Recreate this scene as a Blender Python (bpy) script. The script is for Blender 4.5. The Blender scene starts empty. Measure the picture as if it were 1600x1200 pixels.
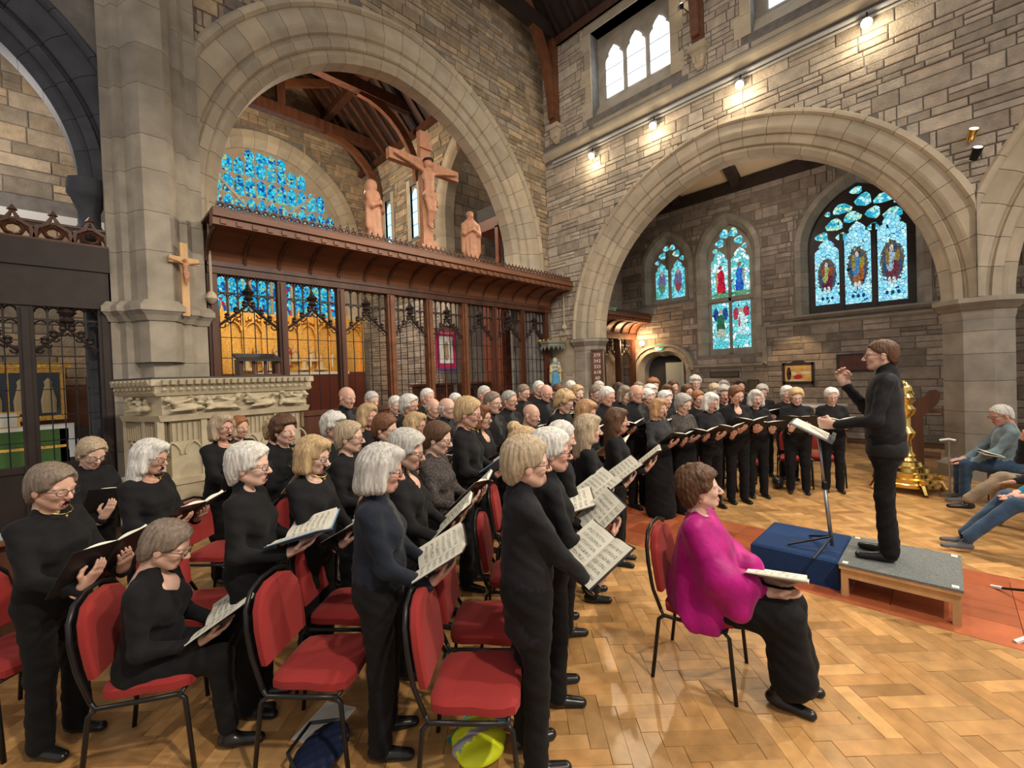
import bpy, math, random
import numpy as np
from mathutils import Vector, Matrix
random.seed(7); RNG=np.random.default_rng(7)
SC=bpy.context.scene; COL=SC.collection
# ---------------------------------------------------------------- camera
FPX=681.0; CH=2.03; ROLL=math.atan(.036); PITCH=-math.atan(11/681.)
def _axes():
    a=math.radians(45)
    f0=np.array([math.sin(a),math.cos(a),0]); r0=np.array([math.cos(a),-math.sin(a),0]); u0=np.array([0,0,1.])
    f=f0*math.cos(PITCH)+u0*math.sin(PITCH); u=u0*math.cos(PITCH)-f0*math.sin(PITCH)
    c,s=math.cos(ROLL),math.sin(ROLL)
    return f,c*r0-s*u,c*u+s*r0
CF,CR,CU=_axes(); CC=np.array([0,0,CH])
def place(x,y,d):            # photo pixel + distance -> place in the room
    return CC+(CF*FPX+CR*(x-800)+CU*(600-y))*(d/FPX)
def floor_at(x,y,z=0.):
    v=CF*FPX+CR*(x-800)+CU*(600-y); return CC+v*((z-CH)/v[2])
def proj(p):
    d=np.asarray(p,float)-CC; z=d@CF; z=z if z>.05 else .05
    return 800+FPX*(d@CR)/z,600-FPX*(d@CU)/z,z
cam=bpy.data.cameras.new('camera'); cam.sensor_width=36; cam.lens=36*FPX/1600; cam.clip_start=.05
co=bpy.data.objects.new('camera',cam); COL.objects.link(co)
mw=Matrix.Identity(4)
for i,v in enumerate((CR,CU,-CF)):
    for j in range(3): mw[j][i]=v[j]
mw[0][3],mw[1][3],mw[2][3]=CC
co.matrix_world=mw; SC.camera=co
# ---------------------------------------------------------------- light
W=bpy.data.worlds.new('World'); SC.world=W; W.use_nodes=True
W.node_tree.nodes['Background'].inputs[0].default_value=(1,.93,.85,1)
W.node_tree.nodes['Background'].inputs[1].default_value=.52
SC.view_settings.view_transform='Standard'; SC.view_settings.look='None'
SC.view_settings.exposure=.28; SC.view_settings.gamma=1; SC.view_settings.use_curve_mapping=False
def lamp(kind,loc,energy,color=(1,.87,.7),size=.3,to=None,angle=80,blend=.6):
    l=bpy.data.lights.new('lamp_light',kind); l.energy=energy; l.color=color
    if kind in('SPOT','POINT'): l.shadow_soft_size=size
    if kind=='SPOT': l.spot_size=math.radians(angle); l.spot_blend=blend
    if kind=='AREA': l.size=size
    o=bpy.data.objects.new('lamp_light',l); COL.objects.link(o); o.location=loc
    if to is not None: o.rotation_euler=(Vector(to)-Vector(loc)).to_track_quat('-Z','Y').to_euler()
    return o
# unseen nave spots added overhead; floor shadows point to lamps on both sides
lamp('SPOT',(10.3,-2.2,8.3),1500,to=(3.,3.4,0.6),angle=75,size=.12)
lamp('SPOT',(1.2,-3.4,8.0),1300,to=(4.5,4.6,1.0),angle=80,size=.15)
lamp('SPOT',(5.6,-5.5,9.5),1700,(1,.9,.78),to=(6.5,3.5,1.0),angle=80,size=.2)
lamp('SPOT',(1.4,2.6,8.6),800,(1,.9,.78),to=(8.5,6.5,4.6),angle=95,size=.3)
lamp('POINT',(5.6,14.5,9.6),520,(1,.82,.6),size=.35)  # unseen lamps added from here on to light chancel, aisle and chapel
lamp('SPOT',(3.2,10.4,6.5),700,(1,.93,.85),to=(9.6,12.5,2.6),angle=75,size=.2)
lamp('SPOT',(4.6,10.6,8.4),900,(1,.8,.52),to=(6.4,18.9,3.6),angle=46,size=.2)
lamp('POINT',(12.9,3.6,6.6),55,(1,.86,.7),size=.3)
lamp('POINT',(-1.2,11.2,6.9),105,(1,.92,.85),size=.3)
# ---------------------------------------------------------------- tags, groups
def tag(o,label=None,cat=None,group=None,kind=None):
    if label: o['label']=label
    if cat: o['category']=cat
    if group: o['group']=group
    if kind: o['kind']=kind
    return o
def empty(name,loc=(0,0,0),rz=0,label=None,cat=None,group=None):
    o=bpy.data.objects.new(name,None); COL.objects.link(o); o.location=loc; o.rotation_euler=(0,0,rz)
    o.empty_display_size=.1
    return tag(o,label,cat,group)
def link(name,me,parent=None,loc=None,rot=None,scale=None):
    o=bpy.data.objects.new(name,me); COL.objects.link(o)
    if parent is not None: o.parent=parent
    if loc is not None: o.location=loc
    if rot is not None: o.rotation_euler=rot
    if scale is not None: o.scale=scale
    return o
def copy_tree(o,parent=None):
    c=o.copy(); COL.objects.link(c); c.parent=parent
    for ch in o.children: copy_tree(ch,c)
    return c
# ---------------------------------------------------------------- materials
MATS={}
def mat(name,col,rough=.6,metal=0.,var=.0,noise=0.,nscale=8.,bump=0.,bscale=40.,spec=.4,col2=None,stretch=(1,1,1),island=False,sheen=0.,emit=None,estr=0.,trans=0.):
    if name in MATS: return MATS[name]
    m=bpy.data.materials.new(name); m.use_nodes=True; nt=m.node_tree; N=nt.nodes; L=nt.links
    b=N['Principled BSDF']; b.inputs['Roughness'].default_value=rough; b.inputs['Metallic'].default_value=metal
    b.inputs['Specular IOR Level'].default_value=spec
    if sheen: b.inputs['Sheen Weight'].default_value=sheen
    if trans: b.inputs['Transmission Weight'].default_value=trans
    c=(*col,1); b.inputs['Base Color'].default_value=c
    if emit: b.inputs['Emission Color'].default_value=(*emit,1); b.inputs['Emission Strength'].default_value=estr
    m.diffuse_color=c
    tc=N.new('ShaderNodeTexCoord'); mp=N.new('ShaderNodeMapping'); mp.inputs['Scale'].default_value=stretch
    L.new(tc.outputs['Object'],mp.inputs['Vector'])
    last=None
    def mixc(fac,a,bb,mode='MIX'):
        x=N.new('ShaderNodeMix'); x.data_type='RGBA'; x.blend_type=mode
        if isinstance(fac,float): x.inputs[0].default_value=fac
        else: L.new(fac,x.inputs[0])
        for v,i in ((a,6),(bb,7)):
            if isinstance(v,tuple): x.inputs[i].default_value=v
            else: L.new(v,x.inputs[i])
        return x.outputs[2]
    cur=c
    if var or col2:
        oi=N.new('ShaderNodeObjectInfo'); r=oi.outputs['Random']
        if island:
            g=N.new('ShaderNodeNewGeometry'); ad=N.new('ShaderNodeMath'); ad.operation='ADD'
            L.new(r,ad.inputs[0]); L.new(g.outputs['Random Per Island'],ad.inputs[1])
            fr=N.new('ShaderNodeMath'); fr.operation='FRACT'; L.new(ad.outputs[0],fr.inputs[0]); r=fr.outputs[0]
        if col2: cur=mixc(r,cur,(*col2,1))
        if var:
            wn=N.new('ShaderNodeTexWhiteNoise'); wn.noise_dimensions='1D'; L.new(r,wn.inputs['W'])
            mr=N.new('ShaderNodeMapRange'); mr.inputs[3].default_value=1-var; mr.inputs[4].default_value=1+var
            L.new(wn.outputs['Value'],mr.inputs[0])
            hs=N.new('ShaderNodeHueSaturation'); L.new(mr.outputs[0],hs.inputs['Value'])
            if isinstance(cur,tuple): hs.inputs['Color'].default_value=cur
            else: L.new(cur,hs.inputs['Color'])
            cur=hs.outputs[0]
    if noise:
        n=N.new('ShaderNodeTexNoise'); n.inputs['Scale'].default_value=nscale; n.inputs['Detail'].default_value=5; L.new(mp.outputs[0],n.inputs['Vector'])
        mr=N.new('ShaderNodeMapRange'); mr.inputs[1].default_value=.3; mr.inputs[2].default_value=.7; mr.inputs[3].default_value=1-noise; mr.inputs[4].default_value=1+noise
        L.new(n.outputs[0],mr.inputs[0])
        hs=N.new('ShaderNodeHueSaturation'); L.new(mr.outputs[0],hs.inputs['Value'])
        if isinstance(cur,tuple): hs.inputs['Color'].default_value=cur
        else: L.new(cur,hs.inputs['Color'])
        cur=hs.outputs[0]
    if not isinstance(cur,tuple): L.new(cur,b.inputs['Base Color'])
    if bump:
        n2=N.new('ShaderNodeTexNoise'); n2.inputs['Scale'].default_value=bscale; n2.inputs['Detail'].default_value=4; L.new(mp.outputs[0],n2.inputs['Vector'])
        bp=N.new('ShaderNodeBump'); bp.inputs['Strength'].default_value=min(1,bump); bp.inputs['Distance'].default_value=.02*max(1,bump)
        L.new(n2.outputs[0],bp.inputs['Height']); L.new(bp.outputs[0],b.inputs['Normal'])
    MATS[name]=m; return m
STONE=mat('wall_stone',(.42,.305,.185),.85,var=.33,noise=.22,nscale=5,bump=.9,bscale=28,col2=(.33,.27,.20),island=True)
STONEP=mat('pale_stone',(.47,.41,.33),.85,var=.25,noise=.2,nscale=5,bump=.9,bscale=28,col2=(.46,.375,.29),island=True)
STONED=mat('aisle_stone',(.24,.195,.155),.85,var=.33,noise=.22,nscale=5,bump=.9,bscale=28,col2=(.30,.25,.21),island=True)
MORTAR=mat('mortar',(.20,.18,.16),.95,noise=.2,nscale=6,bump=.5,bscale=60)
ASH=mat('ashlar_stone',(.52,.43,.305),.8,var=.13,noise=.12,nscale=3,bump=.25,bscale=60,col2=(.45,.385,.29),island=True)
ASHD=mat('darker_ashlar',(.34,.295,.235),.85,var=.15,noise=.2,nscale=3,bump=.3,bscale=60,col2=(.29,.26,.215),island=True)  # darker, greyer tone of the ashlar
CARVED=mat('carved_limestone',(.50,.43,.30),.75,noise=.12,nscale=6,bump=.2,bscale=50)
DARKST=mat('dark_stone',(.055,.058,.07),.7,var=.15,noise=.2,nscale=4,bump=.3,bscale=50,island=True)
OAK=mat('oak_dark',(.085,.032,.017),.42,noise=.35,nscale=6,bump=.2,bscale=30,stretch=(1,1,.15))
OAKM=mat('oak_mid',(.155,.058,.026),.42,noise=.3,nscale=5,bump=.15,bscale=30,stretch=(.2,1,1))
OAKB=mat('oak_black',(.028,.017,.014),.55,noise=.3,nscale=5)
LIME=mat('limewood',(.43,.205,.115),.5,noise=.15,nscale=8,bump=.15,bscale=40)
LIGHTW=mat('pale_wood',(.55,.33,.15),.5,noise=.15,nscale=10,stretch=(1,1,.2))
IRON=mat('iron_black',(.012,.012,.014),.45,metal=.3)
STEEL=mat('steel_grey',(.34,.35,.37),.35,metal=.8)
GOLD=mat('gilding',(.85,.49,.12),.32,metal=.75,noise=.35,nscale=25,bump=.6,bscale=60)
BRASS=mat('brass',(.78,.55,.17),.2,metal=1.)
RED=mat('red_upholstery',(.30,.022,.02),.85,noise=.12,nscale=200,bump=.15,bscale=500,sheen=.06)
FRAME=mat('chair_frame_black',(.018,.018,.02),.35,metal=.4)
PARQ=mat('parquet_oak',(.52,.30,.12),.3,var=.26,noise=.2,nscale=9,col2=(.40,.21,.075),island=True,stretch=(1,1,1),bump=.05,bscale=30)
TILE=mat('red_tile',(.36,.085,.035),.33,var=.2,noise=.15,nscale=6,col2=(.40,.12,.05),island=True)
GROUT=mat('floor_joint',(.11,.055,.025),.8)
WHITE=mat('white_paint',(.75,.74,.70),.5)
PAPER=mat('paper_plain',(.78,.76,.68),.7)
BLACKC=mat('black_cover',(.012,.012,.013),.4)
BLUEC=mat('blue_carpet',(.012,.045,.15),.95,noise=.2,nscale=60,bump=.5,bscale=300)
GREYC=mat('grey_carpet',(.16,.175,.175),.95,noise=.3,nscale=80,bump=.4,bscale=300)
CREAM=mat('cream_plaster',(.62,.50,.34),.8)
def glowmat(name,col,s):
    return mat(name,col,.5,emit=col,estr=s)
def cloth(name,col,rough=.85,sheen=.15):
    return mat('cloth_'+name,col,rough,noise=.25,nscale=9,bump=.45,bscale=14,spec=.2,sheen=sheen)
# ---------------------------------------------------------------- mesh builder
class MB:
    def __init__(s): s.v=[]; s.f=[]; s.m=[]; s.cm=0
    def quad(s,a,b,c,d):
        n=len(s.v); s.v+= [a,b,c,d]; s.f.append((n,n+1,n+2,n+3)); s.m.append(s.cm)
    def poly(s,pts):
        n=len(s.v); s.v+=list(pts); s.f.append(tuple(range(n,n+len(pts)))); s.m.append(s.cm)
    def box(s,x0,x1,y0,y1,z0,z1,T=None):
        n=len(s.v); P=[(x0,y0,z0),(x1,y0,z0),(x1,y1,z0),(x0,y1,z0),(x0,y0,z1),(x1,y0,z1),(x1,y1,z1),(x0,y1,z1)]
        if T is not None: P=[tuple(T@Vector(p)) for p in P]
        s.v+=P
        for f in ((0,3,2,1),(4,5,6,7),(0,1,5,4),(1,2,6,5),(2,3,7,6),(3,0,4,7)):
            s.f.append(tuple(n+i for i in f)); s.m.append(s.cm)
        return s
    def rings(s,R,closed=True,caps=True,loop=False):     # list of rings (equal point counts)
        n0=len(s.v); k=len(R[0])
        for r in R: s.v+= [tuple(p) for p in r]
        m=len(R)
        for i in range(m-1 if not loop else m):
            a=n0+i*k; b=n0+((i+1)%m)*k
            for j in range(k if closed else k-1):
                j2=(j+1)%k; s.f.append((a+j,a+j2,b+j2,b+j)); s.m.append(s.cm)
        if caps and not loop and closed:
            s.f.append(tuple(n0+j for j in reversed(range(k)))); s.m.append(s.cm)
            s.f.append(tuple(n0+(m-1)*k+j for j in range(k))); s.m.append(s.cm)
        return s
    def tube(s,path,r,n=6,loop=False,sx=1.,caps=True):
        P=[Vector(p) for p in path]; R=[]; up=None; m=len(P)
        for i,p in enumerate(P):
            if loop: t=(P[(i+1)%m]-P[i-1])
            else: t=(P[min(i+1,m-1)]-P[max(i-1,0)])
            t.normalize()
            if up is None:
                up=Vector((0,0,1)) if abs(t.z)<.9 else Vector((1,0,0))
            b=t.cross(up)
            if b.length<1e-5: b=t.orthogonal()
            b.normalize(); up=b.cross(t); up.normalize()
            rr=r[i] if isinstance(r,(list,tuple)) else r
            R.append([p+b*(math.cos(2*math.pi*j/n)*rr*sx)+up*(math.sin(2*math.pi*j/n)*rr) for j in range(n)])
        return s.rings(R,loop=loop,caps=caps)
    def lathe(s,prof,n=16,c=(0,0,0),sx=1.,sy=1.,a0=0.):
        return s.rings([[(c[0]+r*sx*math.cos(a0+2*math.pi*j/n),c[1]+r*sy*math.sin(a0+2*math.pi*j/n),c[2]+z) for j in range(n)] for r,z in prof])
    def prism(s,pts,axis,a,b):   # outline of 2-d points extruded along axis from a to b
        def P(u,v,w): return (w,u,v) if axis=='x' else ((u,w,v) if axis=='y' else (u,v,w))
        return s.rings([[P(u,v,a) for u,v in pts],[P(u,v,b) for u,v in pts]])
    def build(s,name,material=None,parent=None,smooth=False,loc=None,rot=None,link_it=True,fix=True):
        me=bpy.data.meshes.new(name); me.from_pydata([tuple(p) for p in s.v],[],s.f)
        for mm in (material if isinstance(material,(list,tuple)) else [material]):
            if mm: me.materials.append(mm)
        if isinstance(material,(list,tuple)): me.polygons.foreach_set('material_index',s.m)
        if fix:
            import bmesh
            bm=bmesh.new(); bm.from_mesh(me); bmesh.ops.recalc_face_normals(bm,faces=bm.faces); bm.to_mesh(me); bm.free()
        if smooth:
            me.polygons.foreach_set('use_smooth',[True]*len(me.polygons))
            if smooth!=2: me.set_sharp_from_angle(angle=math.radians(40))
        me.update()
        return link(name,me,parent,loc,rot) if link_it else me
def lerp(a,b,t): return a+(b-a)*t
def arc(cx,cz,r,a0,a1,n): return [(cx+r*math.cos(lerp(a0,a1,i/n)),cz+r*math.sin(lerp(a0,a1,i/n))) for i in range(n+1)]
# ================================================================ walls
XW=10.8; YE=8.95; XA=15.0; YC=19.0; XC=9.7
def PX(c): return lambda u,v,d=0.:(c-d,u,v)        # wall facing -X, u runs along Y
def PY(c): return lambda u,v,d=0.:(u,c-d,v)        # wall facing -Y, u runs along X
class Arch:
    def __init__(s,u0,u1,zs,rise):
        s.u0,s.u1,s.zs=u0,u1,zs; s.a=(u1-u0)/2; s.m=(u0+u1)/2; s.r=(s.a**2+rise**2)/(2*s.a)
        s.rise=rise
    def z(s,u,t=0.):
        w=abs(u-s.m); off=s.r-s.a      # centre lies off beyond the middle
        q=(s.r+t)**2-(w+off)**2
        return s.zs+math.sqrt(q) if q>0 else s.zs
    def pt(s,side,f,t):            # f 0 at spring .. 1 at apex
        off=s.r-s.a; R=s.r+t; th1=math.acos(max(-1,min(1,off/R))); th=th1*f
        w=R*math.cos(th)-off
        return s.m+side*w, s.zs+R*math.sin(th)
    def inside(s,u,v,t=0.,z0=-9):
        return s.u0-t<u<s.u1+t and z0<v<s.z(u,t) and (v>s.zs or True)
def wall_back(name,P,u0,u1,v0,v1,ops,thick,material,kind='structure',parent=None):
    us={u0,u1}
    for (a,b,lo,hi,n) in ops:
        for i in range(n+1): us.add(min(u1,max(u0,lerp(a,b,i/n))))
    us=sorted(us); mb=MB(); e=1e-4
    for a,b in zip(us,us[1:]):
        if b-a<1e-6: continue
        m=(a+b)/2; cov=sorted([o for o in ops if o[0]<m<o[1]],key=lambda o:o[2](m))
        cur=(v0,v0)
        segs=[]
        for o in cov:
            A=max(a,o[0]+e); B=min(b,o[1]-e)
            lo=(o[2](A),o[2](B)); hi=(o[3](A),o[3](B))
            if lo[0]>cur[0]+1e-6 or lo[1]>cur[1]+1e-6: segs.append((cur,lo))
            mb.quad(P(a,hi[0],0),P(b,hi[1],0),P(b,hi[1],-thick),P(a,hi[0],-thick))
            if lo[0]>v0+.01: mb.quad(P(a,lo[0],0),P(b,lo[1],0),P(b,lo[1],-thick),P(a,lo[0],-thick))
            cur=hi
        segs.append((cur,(v1,v1)))
        for lo,hi in segs:
            for d in (0,-thick): mb.quad(P(a,lo[0],d),P(b,lo[1],d),P(b,hi[1],d),P(a,hi[0],d))
    for o in ops:
        for u in (o[0],o[1]):
            uu=u+e if u==o[0] else u-e
            mb.quad(P(u,o[2](uu),0),P(u,o[3](uu),0),P(u,o[3](uu),-thick),P(u,o[2](uu),-thick))
    mb.quad(P(u0,v0,0),P(u0,v1,0),P(u0,v1,-thick),P(u0,v0,-thick)); mb.quad(P(u1,v0,0),P(u1,v1,0),P(u1,v1,-thick),P(u1,v0,-thick))
    mb.quad(P(u0,v1,0),P(u1,v1,0),P(u1,v1,-thick),P(u0,v1,-thick))
    o=mb.build(name,material,parent,fix=False)
    return tag(o,kind=kind) if kind else o
def stone_mesh(P,a,b,c,d,proud,mb,rng):
    j=.008; e=min(.018,(b-a)*.12,(d-c)*.18)
    w=[rng.uniform(-.006,.006) for _ in range(4)]
    R=[]
    for ins,dd in ((j,-.012),(j+.003,proud*.75),(j+e,proud)):
        q=[(a+ins,c+ins),(b-ins,c+ins),(b-ins,d-ins),(a+ins,d-ins)]
        R.append([P(u,v,dd+(w[i] if dd>0 else 0)) for i,(u,v) in enumerate(q)])
    n=len(mb.v)
    for r in R: mb.v+=r
    for k in range(2):
        for i in range(4):
            i2=(i+1)%4; mb.f.append((n+4*k+i,n+4*k+i2,n+4*k+4+i2,n+4*k+4+i)); mb.m.append(0)
    mb.f.append((n+8,n+9,n+10,n+11)); mb.m.append(0)
def stones(parent,P,u0,u1,v0,v1,hole,material,hs=(.11,.16,.2,.25,.3),ls=(.22,.75),proud=(.012,.035),nmax=300,seed=1,vis=None):
    rng=random.Random(seed); out=[]
    v=v0
    while v<v1-.05:
        h=min(rng.choice(hs),v1-v); u=u0-rng.random()*.4
        while u<u1:
            l=rng.uniform(*ls)*(.75+h*1.6); a,b=max(u,u0),min(u+l,u1); u+=l
            if b-a<.06: continue
            parts=[(a,b,v,v+h)]
            if h>.19 and rng.random()<.3: parts=[(a,b,v,v+h*.5),(a,b,v+h*.5,v+h)]
            elif h>.19 and rng.random()<.15 and b-a>.4: mdl=lerp(a,b,.5); parts=[(a,mdl,v,v+h),(mdl,b,v,v+h*.5),(mdl,b,v+h*.5,v+h)]
            for p in parts:
                st=[(p,0)]
                while st:
                    (x0,x1,y0,y1),dp=st.pop()
                    hits=sum(hole(x,y) for x in (x0,(x0+x1)/2,x1) for y in (y0,y1))
                    if hits==0: out.append((x0,x1,y0,y1,rng.uniform(*proud)))
                    elif hits<6 and dp<3 and x1-x0>.12:
                        xm=(x0+x1)/2; st+= [((x0,xm,y0,y1),dp+1),((xm,x1,y0,y1),dp+1)]
        v+=h
    def area(s):
        q=[proj(P(s[0],s[2],0)),proj(P(s[1],s[2],0)),proj(P(s[1],s[3],0)),proj(P(s[0],s[3],0))]
        cx=sum(p[0] for p in q)/4; cy=sum(p[1] for p in q)/4
        if not(-20<cx<1620 and -20<cy<1220) or min(p[2] for p in q)<.2: return 0
        if vis and not vis((s[0]+s[1])/2,(s[2]+s[3])/2): return 0
        return abs(sum(q[i][0]*q[(i+1)%4][1]-q[(i+1)%4][0]*q[i][1] for i in range(4)))/2
    out=sorted(((area(s),i,s) for i,s in enumerate(out)),reverse=True)
    rest=MB()
    for k,(ar,i,s) in enumerate(out):
        if k<nmax and ar>30:
            mb=MB(); stone_mesh(P,*s,mb,rng); mb.build('stone',material,parent,fix=False)
        else: stone_mesh(P,*s,rest,rng)
    if rest.v: tag(rest.build('stone_field',material,parent,fix=False),kind='stuff')
def vring(parent,P,A,prof,nv,material,name='voussoir',sub=4,gap=.0014,f0=0.,f1=1.,smooth=False,lim=None):
    for side in (-1,1):
        for k in range(nv):
            a=lerp(f0,f1,k/nv)+gap/2; b=lerp(f0,f1,(k+1)/nv)-gap/2
            R=[]
            for i in range(sub+1):
                f=lerp(a,b,i/sub); r=[]
                for t,d in prof:
                    u,z=A.pt(side,f,t)
                    if lim: u=min(max(u,lim[0]),lim[1])
                    r.append(P(u,z,d))
                R.append(r)
            MB().rings(R).build(name,material,parent)
def jamb(parent,P,A,prof,z0,material,side,name='jamb_stone',hmin=.4,hmax=.6,seed=3):
    rng=random.Random(seed); z=z0
    while z<A.zs-.02:
        z1=min(A.zs,z+rng.uniform(hmin,hmax))
        if A.zs-z1<.2: z1=A.zs
        MB().rings([[P(A.pt(side,0,t)[0],zz,d) for t,d in prof] for zz in (z+.003,z1-.003)]).build(name,material,parent)
        z=z1
def prof(kind,s=1.):
    if kind=='in': p=[(0,-.62),(0,-.27),(.10,-.18),(.17,-.18),(.17,-.62)]
    elif kind=='out': p=[(.17,-.5),(.17,-.14),(.19,-.10),(.30,-.055),(.33,-.10),(.36,-.10),(.38,-.03),(.46,.02),(.50,.035),(.72,.035),(.72,-.5)]
    else: p=[(.72,-.05),(.72,.06),(.76,.11),(.82,.10),(.87,.03),(.87,-.05)]
    return [(t*s,d) for t,d in p]
def full_arch(parent,P,A,s,n1,n2,material,z0=None,sides=(-1,1),hood=12,lim=None):
    for kd,n in (('in',n1),('out',n2),('hood',hood)):
        vring(parent,P,A,prof(kd,s),n,material,'voussoir' if kd!='hood' else 'hood_stone',lim=lim)
        if z0 is not None:
            for sd in sides: jamb(parent,P,A,prof(kd,s),z0,material,sd,seed=n)
ZERO=lambda u:0.
# ---- nave arcade wall on the right
P=PX(XW); A1=Arch(.07,7.30,3.10,3.86); A2=Arch(-8.05,-.82,3.10,3.86)
wr=wall_back('wall_right',P,-6.,YE,0,12.3,[(A.u0-.43,A.u1+.43,ZERO,(lambda A:lambda u:A.z(u,.43))(A),60) for A in (A1,A2)]+
   [(4.78,7.12,lambda u:9.42,lambda u:11.8,1),(.62,2.96,lambda u:9.42,lambda u:11.8,1)],.7,MORTAR)
def holeR(u,v):
    for A in (A1,A2):
        if A.u0-.66<u<A.u1+.66 and v<A.z(u,.68): return True
    if 8.72<v<9.08: return True
    for a,b in ((4.6,7.3),(.44,3.14)):
        if a<u<b and 9.3<v<11.95: return True
    if v<3.1 and u<.4: return True
    return v<3.1 and u<7.9
stones(wr,P,-1.9,YE,0,12.3,holeR,STONEP,seed=11,nmax=300)
full_arch(wr,P,A1,.92,11,13,ASH,lim=(-.373,99)); full_arch(wr,P,A2,.92,11,13,ASH,lim=(-99,-.377))
# piers of the arcade
def octo(r,sx=1.): return [(r/math.cos(math.pi/8)*math.cos(math.pi/8+math.pi/4*j)*sx,r/math.cos(math.pi/8)*math.sin(math.pi/8+math.pi/4*j)) for j in range(8)]
def octpier(name,cx,cy,r,label,zcap=2.72):
    e=empty(name,(cx,cy,0)); tag(e,kind='structure')
    z=.32; i=0
    while z<zcap-.05:
        z1=min(zcap,z+[.46,.38,.52][i%3]); i+=1
        MB().rings([[(x,y,zz) for x,y in octo(r)] for zz in (z+.003,z1-.003)]).build('pier_stone',ASHD,e); z=z1
    for z0,z1,ra,rb in ((0,.22,1.22,1.22),(.22,.26,1.22,1.12),(.26,.32,1.12,1.)):
        MB().rings([[(x*ra,y*ra,z0) for x,y in octo(r)],[(x*rb,y*rb,z1) for x,y in octo(r)]]).build('plinth_stone',ASHD,e)
    for z0,z1,ra,rb in ((zcap,zcap+.05,1.,1.03),(zcap+.05,zcap+.16,1.03,1.06),(zcap+.16,zcap+.22,1.1,1.22),(zcap+.22,zcap+.28,1.16,1.28),(zcap+.28,zcap+.36,1.3,1.3)):
        MB().rings([[(x*ra,y*ra,z0) for x,y in octo(r)],[(x*rb,y*rb,z1) for x,y in octo(r)]]).build('capital_course',ASHD,e)
    return e
octpier('trim_1',XW+.37,-.375,.43,'')
octpier('trim_2',XW+.37,7.80,.44,'')
MB().box(XW+.02,XW+.7,7.8,YE,0,3.1).build('respond_block',ASHD,wr)
for i in range(6):
    MB().box(XW-.03,XW+.05,8.02,YE-.02,.1+i*.5,.592+i*.5).build('respond_stone',ASH,wr)
# string course and pipes
tr=MB().prism([(0,8.74),(.05,8.74),(.16,8.86),(.16,8.93),(.05,9.06),(0,9.06)],'y',-6,YE)
for i,v in enumerate(tr.v): tr.v[i]=(XW-v[0],v[1],v[2])
tag(tr.build('trim_3',ASH),kind='structure')
for z,r,nm in ((8.60,.045,'upper'),(8.50,.028,'lower')):
    p=MB().tube([(XW-.09,-6,z),(XW-.09,8.7 if nm=='lower' else 8.55,z)],r,10).build('conduit_pipe',mat('pipe_grey',(.42,.42,.41),.45),smooth=True)
    tag(p,'%s grey conduit pipe running under the string course over the arcade arch'%nm,'pipe')
# clerestory windows
GLW=glowmat('clear_daylight_glass',(.80,.91,1.),3.2)
def light_outline(u0,u1,z0,zs,cusp=True):
    m=(u0+u1)/2; a=(u1-u0)/2; pts=[(u0,z0),(u1,z0),(u1,zs)]
    if cusp: pts+= [(u1-.02*a,zs+.25*a),(u1-.22*a,zs+.5*a),(u1-.42*a,zs+.58*a),(u1-.35*a,zs+.85*a),(u1-.6*a,zs+1.2*a),(m,zs+1.55*a),
             (u0+.6*a,zs+1.2*a),(u0+.35*a,zs+.85*a),(u0+.42*a,zs+.58*a),(u0+.22*a,zs+.5*a),(u0+.02*a,zs+.25*a)]
    else: pts+= [(u1-.1*a,zs+.5*a),(u1-.4*a,zs+1.*a),(m,zs+1.45*a),(u0+.4*a,zs+1.*a),(u0+.1*a,zs+.5*a)]
    return pts+[(u0,zs)]
def pane(parent,P,pts,d,material,name='pane',th=.012):
    mb=MB(); mb.rings([[P(u,v,d) for u,v in pts],[P(u,v,d-th) for u,v in pts]]); return mb.build(name,material,parent)
def clerestory(i,ya):
    e=empty('window_%d'%i); tag(e,kind='structure')
    yb=ya+2.34
    MB().box(XW+.36,XW+.5,ya,yb,9.42,11.8).build('tracery_slab',ASHD,e)
    for k in range(3):
        a=ya+.17+k*.68; pane(e,P,light_outline(a,a+.53,9.98,10.95),-.34,GLW)
        for zz in (10.3,10.75): MB().box(XW+.325,XW+.345,a,a+.53,zz-.008,zz+.008).build('glazing_bar',IRON,e)
    MB().prism([(XW-.02,9.4),(XW+.36,9.9),(XW+.36,9.4)],'y',ya,yb)  # sloping sill
    s=MB(); s.rings([[(XW-.01,y,9.1),(XW-.01,y,9.2),(XW+.37,y,9.92),(XW+.37,y,9.1)] for y in (ya,yb)]); s.build('sill',ASH,e)
    for k in range(5):
        for y0,y1 in ((ya-.22 if k%2 else ya-.34,ya),(yb,yb+.22 if k%2 else yb+.34)):
            MB().box(XW-.03,XW+.3,y0+.004,y1,9.4+k*.48+.004,9.4+(k+1)*.48-.004).build('quoin',ASH,e)
    MB().box(XW-.03,XW+.36,ya-.2,yb+.2,11.8,12.05).build('lintel',ASH,e)
clerestory(1,4.78); clerestory(2,.62)
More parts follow.
